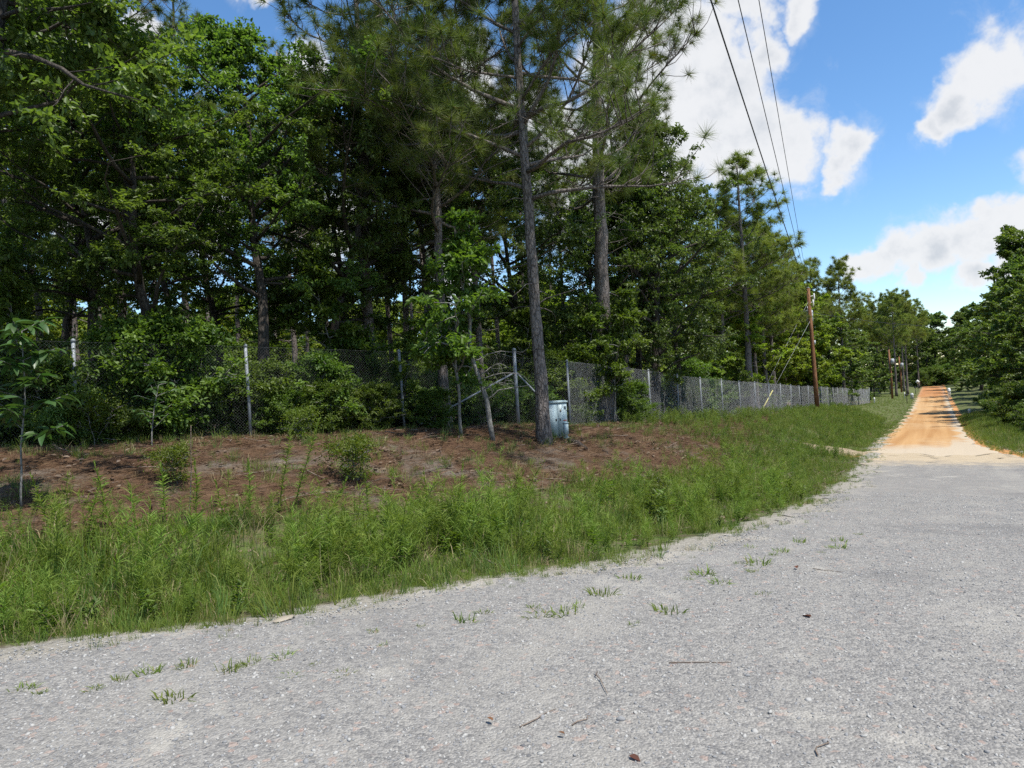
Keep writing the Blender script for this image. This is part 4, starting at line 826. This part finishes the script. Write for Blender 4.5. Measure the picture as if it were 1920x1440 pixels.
def line(p0, p1, sag, r, label, grp=None, m=40):
    q = np.linspace(0, 1, m)[:, None]; P = np.array(p0) * (1 - q) + np.array(p1) * q; P[:, 2] -= sag * 4 * (q * (1 - q))[:, 0]; A = Acc(); A.tube(P, r, 6); return tag(A.obj('power_line', MT['cable'], None, True), label, 'power line', grp)
for (pa, pz_, dz, r, lb) in (((1340, 0), .93, 0, .019, 'thickest black overhead cable running to the wooden pole'), ((1389, 0), .985, .0, .011, 'thin middle overhead wire between the thick cable and the other wire'), ((1426, 0), 1.0, .06, .009, 'thin overhead wire farthest from the woods')):
    p0 = pb + pp(pz_) + np.array([-.02, -.1, dz]); m_ = up_at(pa[0], pa[1], 15.5); p1 = p0 + (m_ - p0) * 1.55
    line(p0, p1, .35, r, lb)
line(pb + pp(.80, (.12, -.1, 0)), up_at(1805, 611, 74), .35, .016, 'pale service wire crossing the dirt road from the wooden pole')
def far_pole(px, d, h, label, tfz):
    lo = at(px, d); o = thing('utility_pole', label, 'utility pole', lo); A = Acc(); A.tube([(0, 0, -.3), (0, 0, h / 2), (-.15, 0, h)], [.16, .14, .11], 10); A.obj('pole', MT['pole'], o, True)
    A = Acc(); A.tube([(.1, -.38, tfz - .4), (.1, -.38, tfz + .35), (.1, -.38, tfz + .42)], [.25, .25, .15], 12); A.obj('transformer', MT['grey'], o, True)
far_pole(1674, 104, 7.4, 'distant wooden utility pole on the lawn past the fence end', 5.6)
far_pole(1692, 128, 6.6, 'farthest utility pole with a white transformer beside the bend', 5.0)
# ------------------------------------------------------------------ mailboxes, sign, markers
def mailbox(px, d, label):
    o = thing('mailbox', label, 'mailbox', at(px, d), R(30)); A = Acc(); A.tube([(0, 0, -.2), (0, 0, 1.05)], .05, 6); A.obj('post', MT['black'], o); A = Acc()
    P = [(math.cos(a) * .1, math.sin(a) * .1 + .12) for a in np.linspace(0, math.pi, 9)] + [(-.1, 0), (.1, 0)]; n = len(P)
    V = [(yy, xx, 1.05 + zz) for yy in (-.26, .26) for xx, zz in P]; A.add(V, [[i, (i + 1) % n, n + (i + 1) % n, n + i] for i in range(n)], [[k * n, k * n + i, k * n + i + 1] for k in (0, 1) for i in range(1, n - 1)]); b = A.obj('box', MT['black'], o)
    A = Acc(); A.box((.1, .115, 1.2), (.03, .01, .12)); A.obj('flag', MT['red'], b)
mailbox(1701, 92, 'black mailbox on a post on the lawn beside the dirt road'); mailbox(1718, 122, 'second black mailbox farther along the road, below the diamond sign')
o = thing('road_sign', 'small white diamond road sign on a thin post at the road end', 'road sign', at(1723, 136), R(-32)); A = Acc(); A.tube([(0, 0, -.3), (0, 0, 2.1)], .035, 6); A.obj('post', MT['steel'], o)
A = Acc(); V = [(.42, 0), (0, .42), (-.42, 0), (0, -.42)]; A.add([(a, yy, 1.75 + b) for yy in (-.045, -.035) for a, b in V], [[0, 1, 2, 3], [7, 6, 5, 4]] + [[i, 4 + i, 4 + (i + 1) % 4, (i + 1) % 4] for i in range(4)]); A.obj('panel', MT['white'], o)
A = Acc(); A.box((0, -.052, 1.75), (.18, .006, .2)); A.obj('symbol', MT['black'], o)
def marker(name, px, d, h, r, mat, label, cat):
    o = thing(name, label, cat, at(px, d), R(20)); A = Acc(); A.tube([(0, 0, -.1), (0, 0, h * .85), (0, 0, h)], [r, r, r * .6], 8); A.obj('shaft', MT[mat], o, True); A = Acc(); A.tube([(0, 0, h * .62), (0, 0, h * .78)], r * 1.06, 8); A.obj('band', MT['grey'], o, True)
marker('marker_post', 1697, 104, 1.0, .06, 'white', 'thin white marker post behind the mailbox on the lawn', 'marker post')
marker('marker_post', 1640, 88, .8, .09, 'white', 'white marker post standing at the fence end', 'marker post')
marker('cable_pedestal', 1711, 104, .9, .22, 'grey', 'grey cable pedestal on the lawn at the road edge', 'pedestal')
marker('cable_pedestal', 1781, 98, 1.5, .2, 'white', 'tall pale pedestal across the road from the mailboxes', 'pedestal')
marker('marker_post', 1817, 62, .55, .12, 'white', 'small white marker in the grass under the trees across the road', 'marker')

# ------------------------------------------------------------------ small things on the ground
GG = 'grass tufts sprouting from the gravel'; tm = [grass_tuft(90 + i, 34, .085, .005, .05, .2, MT['grass'], .8) for i in range(4)]
spots = [(590, 1253), (545, 1275), (455, 1256), (470, 1248), (430, 1262), (640, 1272), (325, 1318), (75, 1305), (45, 1297), (175, 1298), (225, 1280), (275, 1268), (350, 1255), (530, 1238), (700, 1190), (790, 1180), (905, 1155), (1010, 1160), (1060, 1155), (1085, 1140), (1000, 1145), (1350, 1098), (1255, 1155), (1190, 1178), (1410, 1075), (1420, 1060), (1465, 1038), (1575, 1018), (1573, 1030), (1610, 1005), (1500, 1020), (1380, 1060), (1320, 1080), (1405, 1030), (1130, 1120), (1240, 1070), (720, 1215), (1290, 1090), (1180, 1090), (870, 1170), (1450, 1045), (1540, 1040), (1430, 1120)]
for i, (px, py) in enumerate(spots):
    x, y, z = pix_ground(px, py, 2.0); o = bpy.data.objects.new('grass_tuft', tm[i % 4]); C.objects.link(o); o.location = (x, y, float(z_road(sn(x, y)[0])) + .02); o.rotation_euler = (0, 0, U_(0, 6.28)); k = U_(.45, 1.5); o.scale = (k * U_(.9, 1.7), k * U_(.9, 1.7), k * U_(.6, 1.2))
    tag(o, 'small green grass tuft sprouting from the bare gravel', 'grass tuft', GG)
def on_road(px, py, lift=.03): x, y, _ = pix_ground(px, py, 2.0); return np.array([x, y, float(z_road(sn(x, y)[0])) + lift])
for k, (px, py, sz, lb) in enumerate([(1522, 1166, .075, 'curled russet leaf lying alone on the gravel'), (925, 1368, .065, 'russet leaf beside the thick fallen twig on the gravel'), (1180, 1432, .05, 'dark russet leaf on a pale sandy patch of gravel'), (1495, 1073, .06, 'small russet leaf on the gravel beside the grass tufts'), (1060, 1395, .04, 'tiny russet leaf among coarse grey stones')]):
    o = bpy.data.objects.new('fallen_leaf', dead_leaf_mesh(120 + k, 1, 'redleaf', sz, .001)); C.objects.link(o); o.location = on_road(px, py); tag(o, lb, 'leaf')
for k, (a, b, lb) in enumerate([((975, 1374), (1045, 1338), 'thick brown fallen twig lying on the gravel'), ((1255, 1252), (1370, 1250), 'long straight twig lying across the gravel'), ((1120, 1268), (1140, 1310), 'short bent twig on the gravel below the grass fringe'), ((1524, 1424), (1558, 1392), 'thin grey twig on the gravel near the shaded ruts'), ((1525, 1072), (1575, 1078), 'pale needle-thin twig on the far gravel'), ((1075, 1368), (1112, 1352), 'tiny twig beside coarse stones')]):
    A = Acc(); p, q = on_road(*a), on_road(*b); t = np.linspace(0, 1, 6)[:, None]; P = p * (1 - t) + q * t + np.random.default_rng(k).normal(0, .008, (6, 3)) * [1, 1, .3]; A.tube(P, np.linspace(.004, .002, 6), 5); tag(A.obj('twig', MT['twig'], None, True), lb, 'twig')
for k, (px, py, r, m_, lb) in enumerate([(604, 1357, .022, 'stoneD', 'dark round stone alone on pale gravel'), (530, 1168, .11, 'tan', 'broad sandy flat stone at the edge of the grass'), (365, 1385, .016, 'stoneD', 'small black stone on the gravel'), (1165, 1358, .03, 'stoneM', 'blue-grey stone larger than the gravel around it'), (1445, 1345, .022, 'stoneL', 'pale angular stone in a sandy rut'), (655, 1397, .018, 'stoneL', 'white pebble on grey gravel')]):
    o = bpy.data.objects.new('stone', stone_mesh(140 + k, MT[m_])); C.objects.link(o); o.location = on_road(px, py, .028); o.scale = (r, r * .9, r * (.25 if r > .1 else .9)); o.rotation_euler = (0, 0, k); tag(o, lb, 'stone')
A = Acc(); p = np.array(pix_ground(1066, 829)); q = np.array(pix_ground(1100, 846)); A.tube([p + [0, 0, .05], (p + q) / 2 + [0, 0, .07], q + [0, 0, .05]], [.05, .07, .045], 9); tag(A.obj('charred_log', MT['log'], None, True), 'short dark charred log on the straw below the utility box', 'log')
A = Acc(); g = np.random.default_rng(9); c_ = np.array(pix_ground(1572, 850)); th = np.linspace(0, 6.28, 25)[:-1]; rr = np.array([0, .3, .6, .85, 1.0])
V = [(c_[0] + r_ * 1.5 * math.cos(a) * (1 + .12 * math.sin(3 * a)), c_[1] + r_ * 1.0 * math.sin(a) * (1 + .1 * math.sin(5 * a)), 0) for r_ in rr for a in th]; V = np.array(V); V[:, 2] = ground(V[:, 0], V[:, 1]) + np.repeat([.22, .2, .12, .03, -.06], 24) + g.normal(0, .02, len(V))
A.add(V, [[k * 24 + i, (k + 1) * 24 + i, (k + 1) * 24 + (i + 1) % 24, k * 24 + (i + 1) % 24] for k in range(4) for i in range(24)]); hp = A.obj('earth_heap', plain('dry_sand', (.27, .215, .145), .95, 0, .3, 9, .1, .5), None, True); tag(hp, 'low heap of pale dry sand in the roadside grass', 'earth heap')

# ------------------------------------------------------------------ say which tree is which, by the landmarks beside it
ORD = ['nearest', 'second nearest', 'third nearest', 'fourth nearest', 'fifth nearest', 'sixth nearest', 'seventh nearest', 'eighth nearest']
def at2(px, d): return np.array(at(px, d)[:2])
LM = {'the utility box': np.array(lo_box[:2]), 'the fence corner post': G3[nleft - 1][:2], 'the dark forked oak': at2(488, 15.8), 'the massive dark-trunked pine': at2(1136, 22.5), 'the low spreading oak': at2(192, 14.6),
      'the straight dark pine': at2(700, 19.5), 'the dense leafy oak': at2(1228, 26.8), 'the tall pine with branch stubs': at2(1409, 42), 'the brown utility pole': pb[:2], 'the lone tall pine': at2(1584, 74),
      'the lawn mailbox': at2(1701, 92), 'the diamond road sign': at2(1723, 136), 'the fence end': G3[-1][:2], 'the big-leaved sapling': np.array(pix_ground(18, 962)[:2])}
KINDS = {GW: 'leafy tree in the fenced woods, %s to %s', GP: 'slender pine in the fenced woods, %s to %s', GY: 'sunlit yellow-green tree deep in the woods, %s to %s', GF: 'bright leafy tree behind the straight fence, %s to %s',
         GQ: 'yellow-green pine behind the straight fence, %s to %s', GE: 'dark pine at the far road end, %s to %s', GH: 'leafy tree closing the far road end, %s to %s', GR: 'leafy tree across the road from the fence, %s to %s'}
for grp, txt in KINDS.items():
    mem = [o for o in C.objects if o.get('group') == grp]; rank = {}
    for nm, p in LM.items():
        for k, o in enumerate(sorted(mem, key=lambda o: (o.location.x - p[0]) ** 2 + (o.location.y - p[1]) ** 2)): rank.setdefault(o.name, []).append((k, math.hypot(o.location.x - p[0], o.location.y - p[1]), nm))
    for o in mem:
        k, _, nm = min(rank[o.name])
        if k < len(ORD): o['label'] = txt % (ORD[k], nm)
